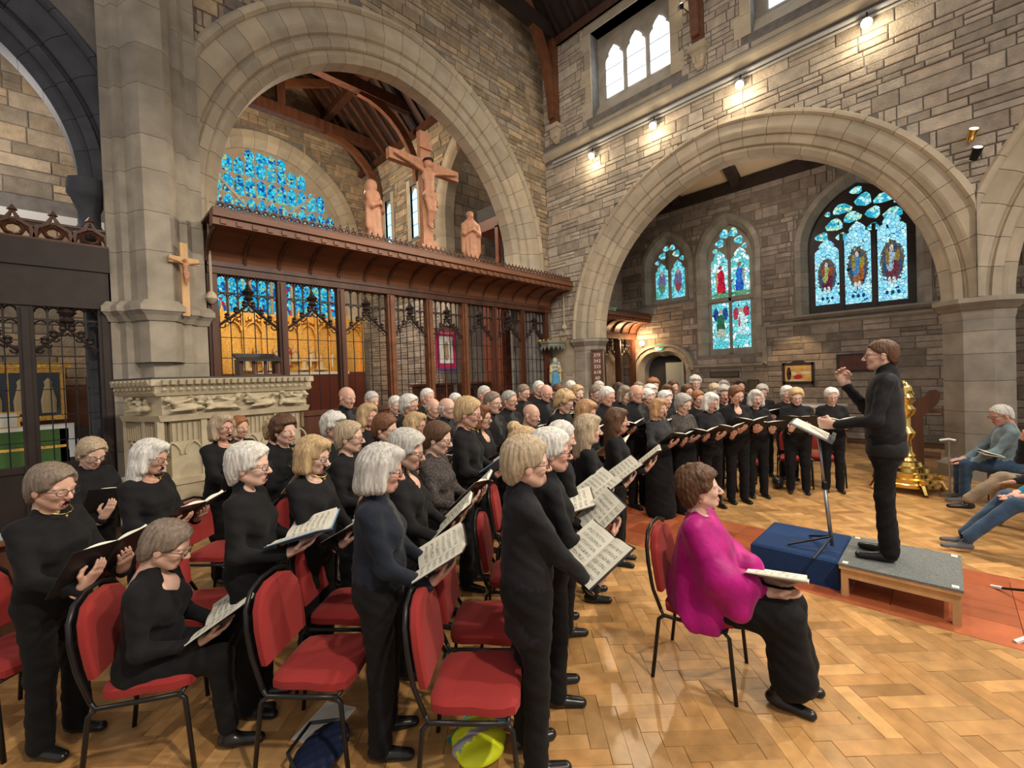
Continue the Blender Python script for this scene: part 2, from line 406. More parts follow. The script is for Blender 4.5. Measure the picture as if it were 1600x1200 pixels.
# ---- east wall with the chancel arch
P=PY(YE); AC=Arch(1.92,9.48,5.30,4.0); AL=Arch(-4.66,.14,5.22,2.42)
we=wall_back('wall_east',P,-5.5,XW,0,13.4,[(AC.u0-.58,AC.u1+.58,ZERO,lambda u:AC.z(u,.58),60),(AL.u0-.44,AL.u1+.44,ZERO,lambda u:AL.z(u,.44),40)],.7,MORTAR)
def holeE(u,v):
    if AC.u0-1.0<u<AC.u1+1. and v<AC.z(u,.95): return True
    if u<.45+max(0,v-7.2)*.06: return True
    if u<1.6 and v<9.5: return True
    return v<4.7
stones(we,P,.3,XW,4.7,13.2,holeE,STONE,hs=(.13,.17,.22,.27),seed=5,nmax=300)
full_arch(we,P,AC,1.2,14,15,ASH,z0=4.2,hood=14)
full_arch(we,P,AL,.95,9,9,DARKST,hood=8)
rest=MB().box(-.95,.45,YE-.02,YE+.02,6.0,13.)
# left crossing pier with clustered shaft
pl=empty('trim_4'); tag(pl,kind='structure')
PLAN=[(.40,9.1),(.40,8.78),(.50,8.78),(.56,8.64),(.64,8.64),(.70,8.46),(.80,8.30),(1.10,8.30),(1.20,8.46),(1.26,8.64),(1.36,8.64),(1.44,8.78),(1.60,8.78),(1.60,9.1)]
PLAN2=[(.40,9.1),(.40,8.78),(.50,8.78),(.56,8.64),(.70,8.64),(.74,8.54),(.84,8.42),(1.06,8.42),(1.16,8.54),(1.20,8.64),(1.36,8.64),(1.44,8.78),(1.60,8.78),(1.60,9.1)]
z=0.; k=0
while z<10.6:
    h=[.62,.5,.74,.58][k%4]; pn=PLAN2 if z+h<3.06 else PLAN; z1=z+h
    if z<3.06<z1: z1=3.06
    if abs(z-3.06)<1e-6:
        for a,b,g0,g1 in ((3.06,3.14,.02,.05),(3.14,3.2,.05,.09),(3.2,3.28,.1,.1),(3.28,3.36,.1,.04)):
            q=lambda g:[(x+(g if x>1 else -g)*(1 if y<9 else 1),y-(g if y<9 else 0)) for x,y in PLAN]
            MB().rings([[(x,y,a) for x,y in q(g0)],[(x,y,b) for x,y in q(g1)]]).build('capital_course',ASHD,pl)
        z=3.36; k+=1; continue
    MB().rings([[(x,y,zz) for x,y in pn] for zz in (z+.003,z1-.003)]).build('pier_stone',ASHD,pl); z=z1; k+=1
# dark marble shaft carrying the left arch
dk=MB().lathe([(.17,0),(.17,.3),(.12,.36),(.12,4.45),(.16,4.5),(.13,4.56),(.13,4.75),(.2,4.95),(.24,5.0),(.24,5.22)],12,(.24,9.2,0)).build('trim_5',DARKST,smooth=True); tag(dk,kind='structure')
# hood mould drop (carved label stop) on the pier side and right side
for x,y,z,nm in ((1.67,8.74,3.55,'a'),(XW-.04,7.98+.4,3.5,'b')):
    mb=MB(); mb.lathe([(.0,-.12),(.05,-.09),(.09,-.02),(.07,.06),(.03,.1)],8,(x,y,z)); mb.tube([(x,y,z+.1),(x,y,z+1.7)],.022,6)
    o=mb.build('label_stop',ASH,we,smooth=True)
# corbels and wall posts, roof trusses
for yy in (8.4,4.05):
    c=empty('stone_corbel',(XW-.02,yy,9.15)); tag(c,'carved stone corbel carrying the roof post %s'%('in the corner by the chancel arch' if yy>8 else 'between the two clerestory windows'),'corbel')
    m=MB(); m.rings([[(x*w,y*w2,zz) for x,y in ((0,-1),(-1,-1),(-1,1),(0,1))] for zz,w,w2 in ((0,.05,.06),(.1,.14,.1),(.28,.2,.13),(.4,.2,.16),(.4,.28,.2),(.52,.28,.2))]); m.build('corbel_block',ASH,c)
    for s in (-1,0,1): MB().lathe([(0,-.08),(.05,-.05),(.06,.04),(.0,.09)],7,(-.17,s*.08,.2)).build('carved_leaf',ASH,c,smooth=True)
    t=empty('roof_truss',(XW,yy,9.67)); tag(t,'brown oak roof truss with curved brace %s'%('beside the chancel arch' if yy>8 else 'between the clerestory windows'),'roof truss')
    MB().box(-.26,-.02,-.11,.11,0,2.9).build('wall_post',OAKM,t)
    R=[]
    for i in range(13):
        f=i/12; a=f*math.pi/2*.92; x=-.2-3.9*(1-math.cos(a)); zc=.15+4.2*math.sin(a)
        nx,nz=math.cos(a),-math.sin(a)*0+.0
        R.append([(x-.16,-.09,zc-.1*f),(x+.16,-.09,zc+.22*f),(x+.16,.09,zc+.22*f),(x-.16,.09,zc-.1*f)])
    MB().rings(R).build('curved_brace',OAKM,t)
    MB().box(-5.3,-.02,-.12,.12,2.55,2.95).build('hammer_beam',OAKB,t) if yy>8 else None
    MB().rings([[(-.0,y,2.7),(-5.2,y,7.6),(-5.2,y,8.),(-.0,y,3.1)] for y in (-.13,.13)]).build('principal_rafter',OAKB,t)
rf=MB(); rf.quad((XW+.3,-4,12.1),(XW+.3,9.2,12.1),(5.4,9.2,17.2),(5.4,-4,17.2)); tag(rf.build('ceiling',OAKB),kind='structure')
ce=bpy.data.objects['ceiling']
for k in range(16): MB().rings([[(XW+.2,y,12.05),(5.4,y,17.05),(5.4,y,17.2),(XW+.2,y,12.2)] for y in (.8+k*.52,.9+k*.52)]).build('rafter',OAKB,ce)
for k in range(2): MB().box(XW-.12-k*1.8,XW+.06-k*1.8,-4,8.94,12.05+k*1.7,12.3+k*1.7).build('purlin',OAK,ce)
tag(MB().box(XW-.1,XW,-4,8.94,11.92+.13,12.3).build('trim_6',ASH),kind='structure')
# ---- south aisle beyond the arcade
P=PX(XA)
AWR=Arch(.50,2.86,5.40,1.62); AWM=Arch(4.28,5.72,5.72,1.06); AWS=Arch(6.35,7.74,5.72,1.0); AD=Arch(6.52,8.12,2.05,.55)
wa=wall_back('wall_south',P,-4.,YE,0,8.6,[(A.u0-.13,A.u1+.13,zz,(lambda A:lambda u:A.z(u,.13))(A),20) for A,zz in ((AWR,lambda u:3.5),(AWM,lambda u:2.5),(AWS,lambda u:4.5),(AD,ZERO))],.6,MORTAR)
def holeA(u,v):
    for A,z0,t in ((AWR,3.4,.25),(AWM,2.45,.25),(AWS,4.45,.25),(AD,-1,.27)):
        if A.u0-t<u<A.u1+t and z0<v<max(A.zs,A.z(u,t)): return True
    return False
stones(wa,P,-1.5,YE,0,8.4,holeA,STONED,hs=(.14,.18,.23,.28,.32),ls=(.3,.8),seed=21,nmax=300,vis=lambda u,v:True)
for A,z0,n in ((AWR,3.5,9),(AWM,2.5,7),(AWS,4.5,7),(AD,0,6)):
    pf=[(-.02,-.55),(-.02,-.2),(.12,.02),(.26,.02),(.26,-.05)]
    vring(wa,P,A,pf,n,ASHD,sub=3)
    rng=random.Random(n)
    for sd in (-1,1):
        z=z0
        while z<A.zs-.05:
            z1=min(A.zs,z+.42); MB().rings([[P(A.pt(sd,0,t)[0],zz,d) for t,d in pf] for zz in (z+.004,z1-.004)]).build('jamb_stone',ASHD,wa); z=z1
def strip(name,P,pts,w,h,material,kind='structure',label=None):
    mb=MB()
    for (u0,v0),(u1,v1) in zip(pts,pts[1:]):
        if abs(v1-v0)<abs(u1-u0): mb.rings([[P(u,v-h,0),P(u,v-h,w*.4),P(u,v,w),P(u,v+h*.6,w),P(u,v+h,0)] for u,v in ((u0,v0),(u1,v1))])
        else: mb.rings([[P(u-h,v,0),P(u-h,v,w),P(u+h,v,w),P(u+h,v,0)] for u,v in ((u0,v0),(u1,v1))])
    o=mb.build(name,material); return tag(o,kind=kind)
strip('trim_7',P,[(-4,3.28),(3.95,3.28),(3.95,2.14),(6.3,2.14)],.1,.06,ASHD)
strip('trim_8',P,[(-4,3.46),(3.2,3.46)],.16,.07,ASHD)
hm=MB()
for sd in (-1,1): hm.rings([[P(*AD.pt(sd,f/8,t),d) for t,d in ((.28,0),(.28,.09),(.36,.11),(.40,0))] for f in range(9)])
tag(hm.build('trim_9',ASHD),kind='structure')
# aisle back wall, ceiling
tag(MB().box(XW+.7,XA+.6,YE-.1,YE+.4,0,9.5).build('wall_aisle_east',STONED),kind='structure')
for i in range(5): MB().box(XW+.72,XA,YE-.14,YE-.1,4.2+i*.62,4.81+i*.62).build('wall_course',STONED,bpy.data.objects['wall_aisle_east'])
ac=MB(); ac.quad((XW+.6,-5,9.35),(XW+.6,9.2,9.35),(XA+.3,9.2,7.85),(XA+.3,-5,7.85)); tag(ac.build('ceiling_aisle',CREAM),kind='structure')
ca=bpy.data.objects['ceiling_aisle']
for k in range(9):
    y=8.4-k*1.9; MB().rings([[(XW+.6,yy,9.12),(XA+.1,yy,7.62),(XA+.1,yy,7.92),(XW+.6,yy,9.42)] for yy in (y-.13,y+.13)]).build('ceiling_beam',OAKB,ca)
MB().box(12.6,12.9,-5,9,8.2,8.62).build('ceiling_beam',OAKB,ca); MB().box(XA-.18,XA,-5,9,7.62,7.95).build('ceiling_beam',OAKB,ca)
# door leaf ajar and dark lobby behind the aisle doorway
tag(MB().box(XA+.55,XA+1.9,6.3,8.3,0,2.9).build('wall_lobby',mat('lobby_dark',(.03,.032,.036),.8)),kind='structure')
d1=empty('door_1'); tag(d1,kind='structure')
MB().box(XA+.1,XA+.5,6.56,6.62,.02,2.4).build('door_leaf',mat('door_pale_green',(.33,.36,.33),.6),d1)
MB().box(XA+.4,XA+.5,6.6,7.35,.02,2.35).build('door_panel',mat('door_pale_green',(.33,.36,.33),.6),d1)
# ---------------------------------------------------------------- stained glass
def glass(name,base,alt,scale=7.,s=1.2,fig=None,lead=.035):
    if name in MATS: return MATS[name]
    m=bpy.data.materials.new(name); m.use_nodes=True; nt=m.node_tree; N=nt.nodes; L=nt.links; N.clear()
    out=N.new('ShaderNodeOutputMaterial'); em=N.new('ShaderNodeEmission'); em.inputs[1].default_value=s; L.new(em.outputs[0],out.inputs[0])
    tc=N.new('ShaderNodeTexCoord'); vo=N.new('ShaderNodeTexVoronoi'); vo.inputs['Scale'].default_value=scale; L.new(tc.outputs['Object'],vo.inputs['Vector'])
    ve=N.new('ShaderNodeTexVoronoi'); ve.feature='DISTANCE_TO_EDGE'; ve.inputs['Scale'].default_value=scale; L.new(tc.outputs['Object'],ve.inputs['Vector'])
    cr=N.new('ShaderNodeValToRGB'); cr.color_ramp.interpolation='CONSTANT'
    sp=N.new('ShaderNodeSeparateColor'); L.new(vo.outputs['Color'],sp.inputs[0]); L.new(sp.outputs[0],cr.inputs[0])
    cols=[base]*1+alt; el=cr.color_ramp.elements
    while len(el)<len(cols): el.new(.5)
    for i,c in enumerate(cols): el[i].position=i/len(cols); el[i].color=(*c,1)
    cur=cr.outputs[0]
    def mx(fac,a,b):
        x=N.new('ShaderNodeMix'); x.data_type='RGBA'; L.new(fac,x.inputs[0])
        for v,i in ((a,6),(b,7)):
            if isinstance(v,tuple): x.inputs[i].default_value=v
            else: L.new(v,x.inputs[i])
        return x.outputs[2]
    if fig:
        ss=N.new('ShaderNodeSeparateXYZ'); L.new(tc.outputs['Generated'],ss.inputs[0])
        nz=N.new('ShaderNodeTexNoise'); nz.inputs['Scale'].default_value=14; L.new(tc.outputs['Object'],nz.inputs['Vector'])
        def ellm(cu,cv,ru,rv):
            def mth(op,a,b):
                x=N.new('ShaderNodeMath'); x.operation=op
                for i,v in enumerate((a,b)):
                    if isinstance(v,(int,float)): x.inputs[i].default_value=v
                    else: L.new(v,x.inputs[i])
                return x.outputs[0]
            a=mth('DIVIDE',mth('SUBTRACT',ss.outputs[1],cu),ru); b=mth('DIVIDE',mth('SUBTRACT',ss.outputs[2],cv),rv)
            q=mth('ADD',mth('MULTIPLY',a,a),mth('MULTIPLY',b,b))
            q=mth('ADD',q,mth('MULTIPLY',mth('SUBTRACT',nz.outputs[0],.5),1.3))
            return mth('LESS_THAN',q,1.)
        for (cu,cv,ru,rv,c) in fig: cur=mx(ellm(cu,cv,ru,rv),cur,(*c,1))
    lt=N.new('ShaderNodeMath'); lt.operation='GREATER_THAN'; lt.inputs[1].default_value=lead; L.new(ve.outputs[0],lt.inputs[0])
    cur=mx(lt.outputs[0],(.004,.01,.02,1),cur)
    L.new(cur,em.inputs[0]); MATS[name]=m; return m
CY=(.03,.42,.62); CY2=(.10,.62,.72); LB=(.30,.72,.85); WHG=(.72,.92,.95); DB=(.01,.08,.35); YG=(.55,.6,.1); RD=(.45,.02,.03); GR=(.05,.3,.12)
G_CH=glass('glass_chancel',CY,[(.01,.30,.62),(.05,.55,.75),DB,CY2,(.02,.35,.6),(.35,.5,.25)],11,1.0)
G_LOW=glass('glass_chancel_lower',CY,[(.01,.30,.62),CY2,RD,(.05,.5,.75),DB,LB],9,.95)
G_TR=glass('glass_tracery',CY2,[LB,CY,(.4,.8,.8),(.03,.35,.5),(.5,.72,.45)],13,1.0)
def skirtfig(c1,c2,c3): return [(.5,.44,.40,.25,(.10,.09,.06)),(.5,.42,.31,.21,(.03,.07,.16)),(.5,.30,.2,.10,c1),(.42,.38,.16,.12,c1),(.58,.43,.13,.10,c2),(.34,.50,.11,.07,c3),(.52,.52,.12,.06,c2),(.66,.5,.07,.10,c3),(.52,.60,.07,.035,(.6,.45,.32)),(.45,.22,.07,.05,(.5,.6,.6)),(.6,.22,.06,.05,(.5,.6,.6)),(.3,.09,.06,.025,(.01,.05,.12)),(.5,.09,.06,.025,(.01,.05,.12)),(.7,.09,.06,.025,(.01,.05,.12))]
G_R=[glass('glass_r%d'%i,(.25,.66,.85),[LB,(.5,.85,.92),(.2,.6,.85),(.4,.75,.9)],11,1.0,fig=skirtfig(*c)) for i,c in enumerate([((.12,.02,.035),(.28,.35,.12),(.3,.06,.02)),((.30,.10,.025),(.05,.2,.42),(.3,.22,.03)),((.14,.03,.04),(.3,.42,.5),(.25,.16,.04))])]
G_M=[glass('glass_m%d'%i,b,[LB,(.2,.7,.72),WHG,(.1,.5,.5)],10,1.0,fig=f) for i,(b,f) in enumerate([
   (WHG,[(.42,.2,.26,.2,(.5,.015,.03)),(.40,.42,.2,.16,(.42,.01,.03)),(.58,.48,.14,.05,(.5,.02,.04)),(.45,.64,.12,.045,(.25,.08,.05)),(.68,.40,.05,.2,(.45,.28,.1)),(.5,.05,.6,.05,(.12,.3,.15))]),(WHG,[(.55,.2,.24,.2,(.02,.10,.45)),(.56,.42,.18,.16,(.03,.16,.55)),(.40,.50,.14,.05,(.02,.12,.5)),(.55,.64,.12,.045,(.28,.14,.06)),(.32,.42,.05,.2,(.4,.3,.1)),(.5,.05,.6,.05,(.12,.3,.15))]),
   (CY2,[(.22,.76,.16,.14,(.02,.07,.25)),(.78,.76,.16,.14,(.02,.07,.25)),(.5,.62,.22,.14,(.03,.14,.06)),(.5,.46,.26,.12,(.03,.10,.05)),(.5,.34,.3,.1,(.4,.45,.35)),(.5,.82,.11,.05,(.45,.3,.2))]),(CY2,[(.22,.78,.18,.12,(.4,.04,.07)),(.8,.74,.16,.14,(.4,.04,.07)),(.5,.62,.2,.16,(.55,.75,.75)),(.5,.42,.24,.14,(.45,.68,.7)),(.62,.56,.06,.1,(.4,.1,.08)),(.5,.82,.1,.05,(.45,.3,.2))])])]
G_S=[glass('glass_s%d'%i,CY2,[LB,(.2,.7,.72),(.1,.4,.3),CY],12,.9,fig=[(.5,.45,.28,.3,(.15,.12,.25)),(.5,.3,.2,.12,c),(.5,.7,.12,.07,(.4,.3,.25))]) for i,c in enumerate([(.1,.25,.1),(.3,.05,.06)])]
def blob(cu,cv,ru,rv,n=9,k=0.): return [(cu+ru*(1+.16*math.cos(3*a+k))*math.cos(a),cv+rv*(1+.16*math.cos(3*a+k))*math.sin(a)) for a in [2*math.pi*i/n for i in range(n)]]
def tracery_window(idx,P,A,z0,d,lights,panes,glt,mats,stone,label_bar=.05,inset=.02,lz=None,extra=()):
    e=empty('window_%d'%idx); tag(e,kind='structure')
    pts=[(A.u0+inset,z0),(A.u1-inset,z0),(A.u1-inset,A.zs)]+[A.pt(1,f/10,-inset) for f in range(1,11)]+[A.pt(-1,f/10,-inset) for f in range(9,0,-1)]+[(A.u0+inset,A.zs)]
    MB().rings([[P(u,v,d) for u,v in pts],[P(u,v,d-.12) for u,v in pts]]).build('tracery_plate',stone,e)
    for (a,b,zb,zs),m in zip(lights,mats): pane(e,P,light_outline(a,b,zb,zs),d+.012,m)
    for q in panes: pane(e,P,q,d+.012,glt)
    for q in extra: MB().rings([[P(u,v,d+.0) for u,v in q],[P(u,v,d+.06) for u,v in q]]).build('mullion',stone,e)
    return e
def bar(u,z0,z1,w=.035): return [(u-w,z0),(u+w,z0),(u+w,z1),(u-w,z1)]
P=PX(XA)
# three-light window
L3=[(2.12,2.68,3.78,5.22),(1.42,1.99,3.72,5.52),(.70,1.28,3.70,5.55)]
pn=[]
for cu,cv,ru,rv,k in ((2.5,5.72,.16,.12,0),(2.2,5.98,.2,.17,1),(1.8,6.1,.2,.15,2),(1.35,6.1,.16,.16,0),(.95,5.98,.2,.14,1),(2.02,6.38,.22,.14,2),(1.55,6.5,.18,.18,.5),(1.15,6.42,.2,.13,1.5),(1.7,6.8,.14,.1,0),(2.35,6.32,.07,.07,0),(.82,6.3,.12,.09,2),(1.99+.06,5.62,.12,.11,0),(1.36,5.72,.13,.1,1)): pn.append(blob(cu,cv,ru,rv,10,k))
tracery_window(3,P,AWR,3.5,-.3,L3,pn,G_TR,G_R,OAKB,extra=[bar(2.055,3.55,5.7,.04),bar(1.35,3.55,5.8,.04)])
L2=[(5.06,5.60,4.42,5.55),(4.42,4.96,4.42,5.55),(5.06,5.60,2.72,4.22),(4.42,4.96,2.72,4.22)]
e4=tracery_window(4,P,AWM,2.5,-.3,[],[blob(5.3,6.2,.14,.13,9),blob(4.72,6.2,.14,.13,9),blob(5.15,6.48,.14,.15,9,1),blob(4.87,6.48,.13,.15,9,1),blob(5.45,5.98,.08,.08),blob(4.55,5.98,.08,.08)],G_TR,[],ASHD,extra=[bar(5.01,2.55,6.3,.04),[(4.3,4.27),(5.7,4.27),(5.7,4.37),(4.3,4.37)]])
for (a,b,z0,zs),m,cu in zip(L2,G_M,(1,1,0,0)): pane(e4,P,light_outline(a,b,z0,zs) if cu else [(a,z0),(b,z0),(b,zs),(a,zs)],-.288,m)
L2=[(7.1,7.58,4.68,5.6),(6.5,6.98,4.66,5.6)]
tracery_window(5,P,AWS,4.5,-.3,L2,[blob(7.3,6.22,.13,.12),blob(6.78,6.22,.13,.12),blob(7.16,6.46,.1,.1,9,1),blob(6.92,6.46,.1,.1,9,1),blob(7.5,6.02,.08,.08),blob(6.58,6.02,.08,.08)],G_TR,G_S,ASHD,extra=[bar(7.04,4.55,6.3,.04)])
# ---- chancel
P=PX(XC); AO=Arch(9.9,12.95,8.0,2.5)
ws=wall_back('wall_chancel_side',P,9.6,YC,0,11.7,[(AO.u0-.2,AO.u1+.2,ZERO,lambda u:AO.z(u,.2),24),(14.55,15.05,lambda u:7.7,lambda u:9.75,1),(16.55,17.05,lambda u:7.7,lambda u:9.75,1)],.6,MORTAR)
def holeS(u,v):
    if AO.u0-.4<u<AO.u1+.4 and v<AO.z(u,.45): return True
    return any(a-.25<u<a+.75 and 7.3<v<10.1 for a in (14.55,16.55))
stones(ws,P,9.7,YC,0,5.2,holeS,STONEP,hs=(.2,.25),ls=(.4,.8),seed=32,nmax=80)
stones(ws,P,9.7,YC,5.2,11.6,holeS,STONE,hs=(.22,.28,.32),ls=(.4,.9),seed=31,nmax=220)
vring(ws,P,AO,[(0,-.5),(0,-.1),(.12,0),(.2,.04),(.45,.04),(.45,-.1)],8,ASH,sub=3); jamb(ws,P,AO,[(0,-.5),(0,-.1),(.12,0),(.2,.04),(.45,.04),(.45,-.1)],4.,ASH,1)
GL_L=glowmat('lancet_glass',(.25,.62,.95),2.2)
for a in (14.55,16.55):
    w_=empty('window_%d'%(6 if a<15 else 7)); tag(w_,kind='structure')
    pane(w_,P,light_outline(a+.06,a+.44,7.75,9.35,False),-.06,GL_L); MB().box(XC+.08,XC+.16,a,a+.5,7.7,9.75).build('tracery_plate',ASHD,w_)
    for zz in (8.2,8.7,9.2): MB().box(XC+.04,XC+.055,a+.06,a+.44,zz-.01,zz+.01).build('glazing_bar',IRON,w_)
    MB().rings([[(XC-.04,y,7.35),(XC-.04,y,7.45),(XC+.1,y,7.72),(XC+.1,y,7.35)] for y in (a-.1,a+.6)]).build('sill',ASH,w_)
    for i in range(5):
        for y0,y1 in ((a-.24,a),(a+.5,a+.74)): MB().box(XC-.03,XC+.25,y0,y1,7.6+i*.48,8.075+i*.48).build('quoin',ASH,w_)
P=PY(YC); AE=Arch(2.6,8.85,8.3,3.15)
wc=wall_back('wall_chancel_end',P,1.5,XC+.6,0,15.5,[(AE.u0-.22,AE.u1+.22,lambda u:4.7,lambda u:AE.z(u,.22),30)],.6,MORTAR)
stones(wc,P,1.5,XC,4.0,14.5,lambda u,v:(AE.u0-.55<u<AE.u1+.55 and v<AE.z(u,.55)),STONE,hs=(.22,.28,.34),ls=(.4,.9),seed=41,nmax=180)
vring(wc,P,AE,[(-.02,-.5),(-.02,-.25),(.16,-.05),(.25,.05),(.55,.05),(.55,-.1)],12,ASH,sub=3); 
for sd in (-1,1): jamb(wc,P,AE,[(-.02,-.5),(-.02,-.25),(.16,-.05),(.25,.05),(.55,.05),(.55,-.1)],4.2,ASH,sd)
# east window: seven lights, tracery panels above
lt=[];pn=[];ex=[]
n=8; w=(AE.u1-AE.u0-.1)/n
for i in range(n):
    a=AE.u0+.05+i*w; lt.append((a+.06,a+w-.06,4.85,7.75 if i in(0,n-1) else 8.2))
    if i: ex.append(bar(a,4.75,9.0 if 1<i<n-1 else 8.6,.045))
for row,(zc,hh) in enumerate(((9.02,.42),(9.86,.38),(10.6,.32),(11.1,.22))):
    for i in range(2*n):
        cu=AE.u0+.05+(i+.5)*w/2
        if zc+hh*.7<AE.z(cu,-.1): pn.append([(cu-.165,zc-hh*1.0),(cu+.165,zc-hh*1.0),(cu+.165,zc+hh*.5),(cu,zc+hh*1.02),(cu-.165,zc+hh*.5)])
pn+= [blob(AE.m,11.1,.2,.16),]
for sd in (-1,1): ex.append([(AE.m+sd*.05,8.4),(AE.m+sd*.14,8.4),(AE.m+sd*1.95,10.2),(AE.m+sd*1.86,10.25)])
tracery_window(8,P,AE,4.7,-.3,lt,pn,G_CH,[G_LOW if i%3==1 else G_CH for i in range(n)],ASH,extra=ex)
tag(MB().box(1.2,1.7,YE+.7,YC,0,11.7).build('wall_chancel_left',STONE),kind='structure')
# organ chamber behind the side arch
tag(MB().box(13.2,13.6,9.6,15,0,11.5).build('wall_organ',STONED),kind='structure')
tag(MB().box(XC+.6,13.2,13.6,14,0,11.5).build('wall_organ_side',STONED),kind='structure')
for i in range(14):
    for j in range(4): MB().box(XC+.62+j*.85+(i%2)*.3,XC+1.44+j*.85+(i%2)*.3,13.57,13.6,4.9+i*.45,5.33+i*.45).build('stone',STONE,bpy.data.objects['wall_organ_side'])
# chancel roof
cr_=MB(); cr_.quad((XC+.3,9.3,11.4),(XC+.3,19.3,11.4),(5.7,19.3,16.2),(5.7,9.3,16.2)); cr_.quad((1.4,9.3,11.4),(1.4,19.3,11.4),(5.7,19.3,16.2),(5.7,9.3,16.2))
tag(cr_.build('ceiling_chancel',OAKB),kind='structure'); cc=bpy.data.objects['ceiling_chancel']
for k in range(19):
    y=9.8+k*.5
    MB().rings([[(XC+.2,yy,11.36),(5.7,yy,15.95),(5.7,yy,16.15),(XC+.2,yy,11.56)] for yy in (y-.08,y+.08)]).build('rafter',OAK,cc)
    MB().rings([[(1.4,yy,11.36),(5.7,yy,15.95),(5.7,yy,16.15),(1.4,yy,11.56)] for yy in (y-.08,y+.08)]).build('rafter',OAK,cc)
    if k<18: MB().box(XC-.02,XC+.15,y+.1,y+.4,11.62,11.95).build('ashlar_post',CREAM,cc)
MB().box(XC-.2,XC+.1,9.6,YC,11.42,11.64).build('wall_plate',OAK,cc); MB().box(XC-.12,XC+.1,9.6,YC,11.95,12.15).build('wall_plate',OAKB,cc)
for x in (3.4,8.0): MB().box(x-.14,x+.14,9.6,YC,13.3,13.6).build('purlin',OAK,cc)
for y,zt in ((11.6,12.5),(14.3,12.3),(17.2,12.1)):
    t=empty('chancel_truss',(5.7,y,zt)); tag(t,'dark oak truss across the chancel roof, %s'%{11.6:'nearest the rood figures',14.3:'middle of the three',17.2:'nearest the east window'}[y],'roof truss')
    MB().box(-4.2,4.1,-.15,.15,-.2,.2).build('tie_beam',OAK,t); MB().box(-.14,.14,-.13,.13,.2,3.4).build('king_post',OAK,t)
    for s in (-1,1):
        MB().rings([[(s*4.1,yy,.0),(s*.1,yy,3.3),(s*.1,yy,3.6),(s*4.1,yy,.35)] for yy in (-.12,.12)]).build('principal_rafter',OAK,t)
        MB().rings([[(s*.1,yy,.9),(s*1.9,yy,1.7),(s*1.8,yy,1.95),(s*.1,yy,1.2)] for yy in (-.08,.08)]).build('strut',OAKM,t)
        R=[]
        for i in range(9):
            a=i/8*math.pi/2; x=s*(3.85-2.2*(1-math.cos(a))); z=-2.6+2.4*math.sin(a)
            R.append([(x-.1,-.09,z-.12),(x+.1,-.09,z+.1),(x+.1,.09,z+.1),(x-.1,.09,z-.12)])
        MB().rings(R).build('curved_brace',OAKM,t)
# chancel floor, steps
tag(MB().box(1.6,XC,YE+.2,YC,0,.5).build('floor_chancel',TILE),kind='structure')
# ---- left chapel seen through the left screen
P=PY(13.2)
wl=MB().box(-4.5,2.2,13.2,13.6,0,12.).build('wall_chapel',MORTAR); tag(wl,kind='structure')
stones(wl,P,-2.6,2.0,1.2,11.8,lambda u,v:5.5<v<5.8,STONE,hs=(.2,.26,.34),ls=(.35,.9),seed=51,nmax=160)
tag(MB().box(-4.5,2.2,13.08,13.2,5.56,5.74).build('trim_10',WHITE),kind='structure')
tag(MB().box(-.9,.9,13.1,13.2,0.,2.2).build('trim_11',OAKM),kind='structure')
# ---------------------------------------------------------------- floor
fl=MB(); fl.quad((-8,-8,-.006),(18,-8,-.006),(18,9.2,-.006),(-8,9.2,-.006)); fl=fl.build('floor',GROUT); tag(fl,kind='structure')
blocks=[]; LL,WW=.40,.10; c45=math.sqrt(.5)
def rot(x,y): return (c45*(x-y)+3.1,c45*(x+y)+.9)
# herringbone of 4:1 blocks
for i in range(-70,71):
    for j in range(-20,21):
        x0=i*WW+j*(LL); y0=i*WW-j*LL
        blocks.append((x0,y0,x0+LL,y0+WW)); blocks.append((x0+LL,y0+WW-LL,x0+LL+WW,y0+WW))
XT0,XT1=4.58,6.06
vis=[];seen=set()
for b in blocks:
    key=(round(b[0],2),round(b[1],2),round(b[2],2))
    if key in seen: continue
    seen.add(key)
    q=[rot(b[0],b[1]),rot(b[2],b[1]),rot(b[2],b[3]),rot(b[0],b[3])]
    cx=sum(p[0] for p in q)/4; cy=sum(p[1] for p in q)/4
    if not(-1.6<cx<14 and -3.<cy<7.6) or XT0+.28<cx<XT1-.28 or (cx-(-1))+(cy+.2)<0: continue
    pr=[proj((x,y,0)) for x,y in q]
    ar=abs(sum(pr[k][0]*pr[(k+1)%4][1]-pr[(k+1)%4][0]*pr[k][1] for k in range(4)))/2 if min(p[2] for p in pr)>.3 else 0
    inn=any(-30<p[0]<1630 and 0<p[1]<1230 for p in pr)
    # prefer the open floor in front over what the choir hides
    w=1. if (proj((cx,cy,0))[0]>880) else .55
    vis.append((ar*w if inn else 0,q))
vis.sort(key=lambda t:-t[0])
def block(mb,q,z=0.):
    n=len(mb.v); g=.0025
    cx=sum(p[0] for p in q)/4; cy=sum(p[1] for p in q)/4
    for sc,zz in ((1-.0,-.006),(1.,z-.001),(1.,z)):
        for x,y in q:
            dx,dy=x-cx,y-cy; l=math.hypot(dx,dy); k=(l-g*(1 if zz<z else 1.8))/l
            mb.v.append((cx+dx*k,cy+dy*k,zz))
    for r in range(2):
        for i in range(4):
            i2=(i+1)%4; mb.f.append((n+4*r+i,n+4*r+i2,n+4*r+4+i2,n+4*r+4+i)); mb.m.append(0)
    mb.f.append((n+8,n+9,n+10,n+11)); mb.m.append(0)
rest=MB()
for k,(a,q) in enumerate(vis):
    if k<300 and a>40: mb=MB(); block(mb,q,random.uniform(-.0006,.0006)); mb.build('parquet_block',PARQ,fl,fix=False)
    else: block(rest,q)
tag(rest.build('parquet_field',PARQ,fl,fix=False),kind='stuff')
tl=[]
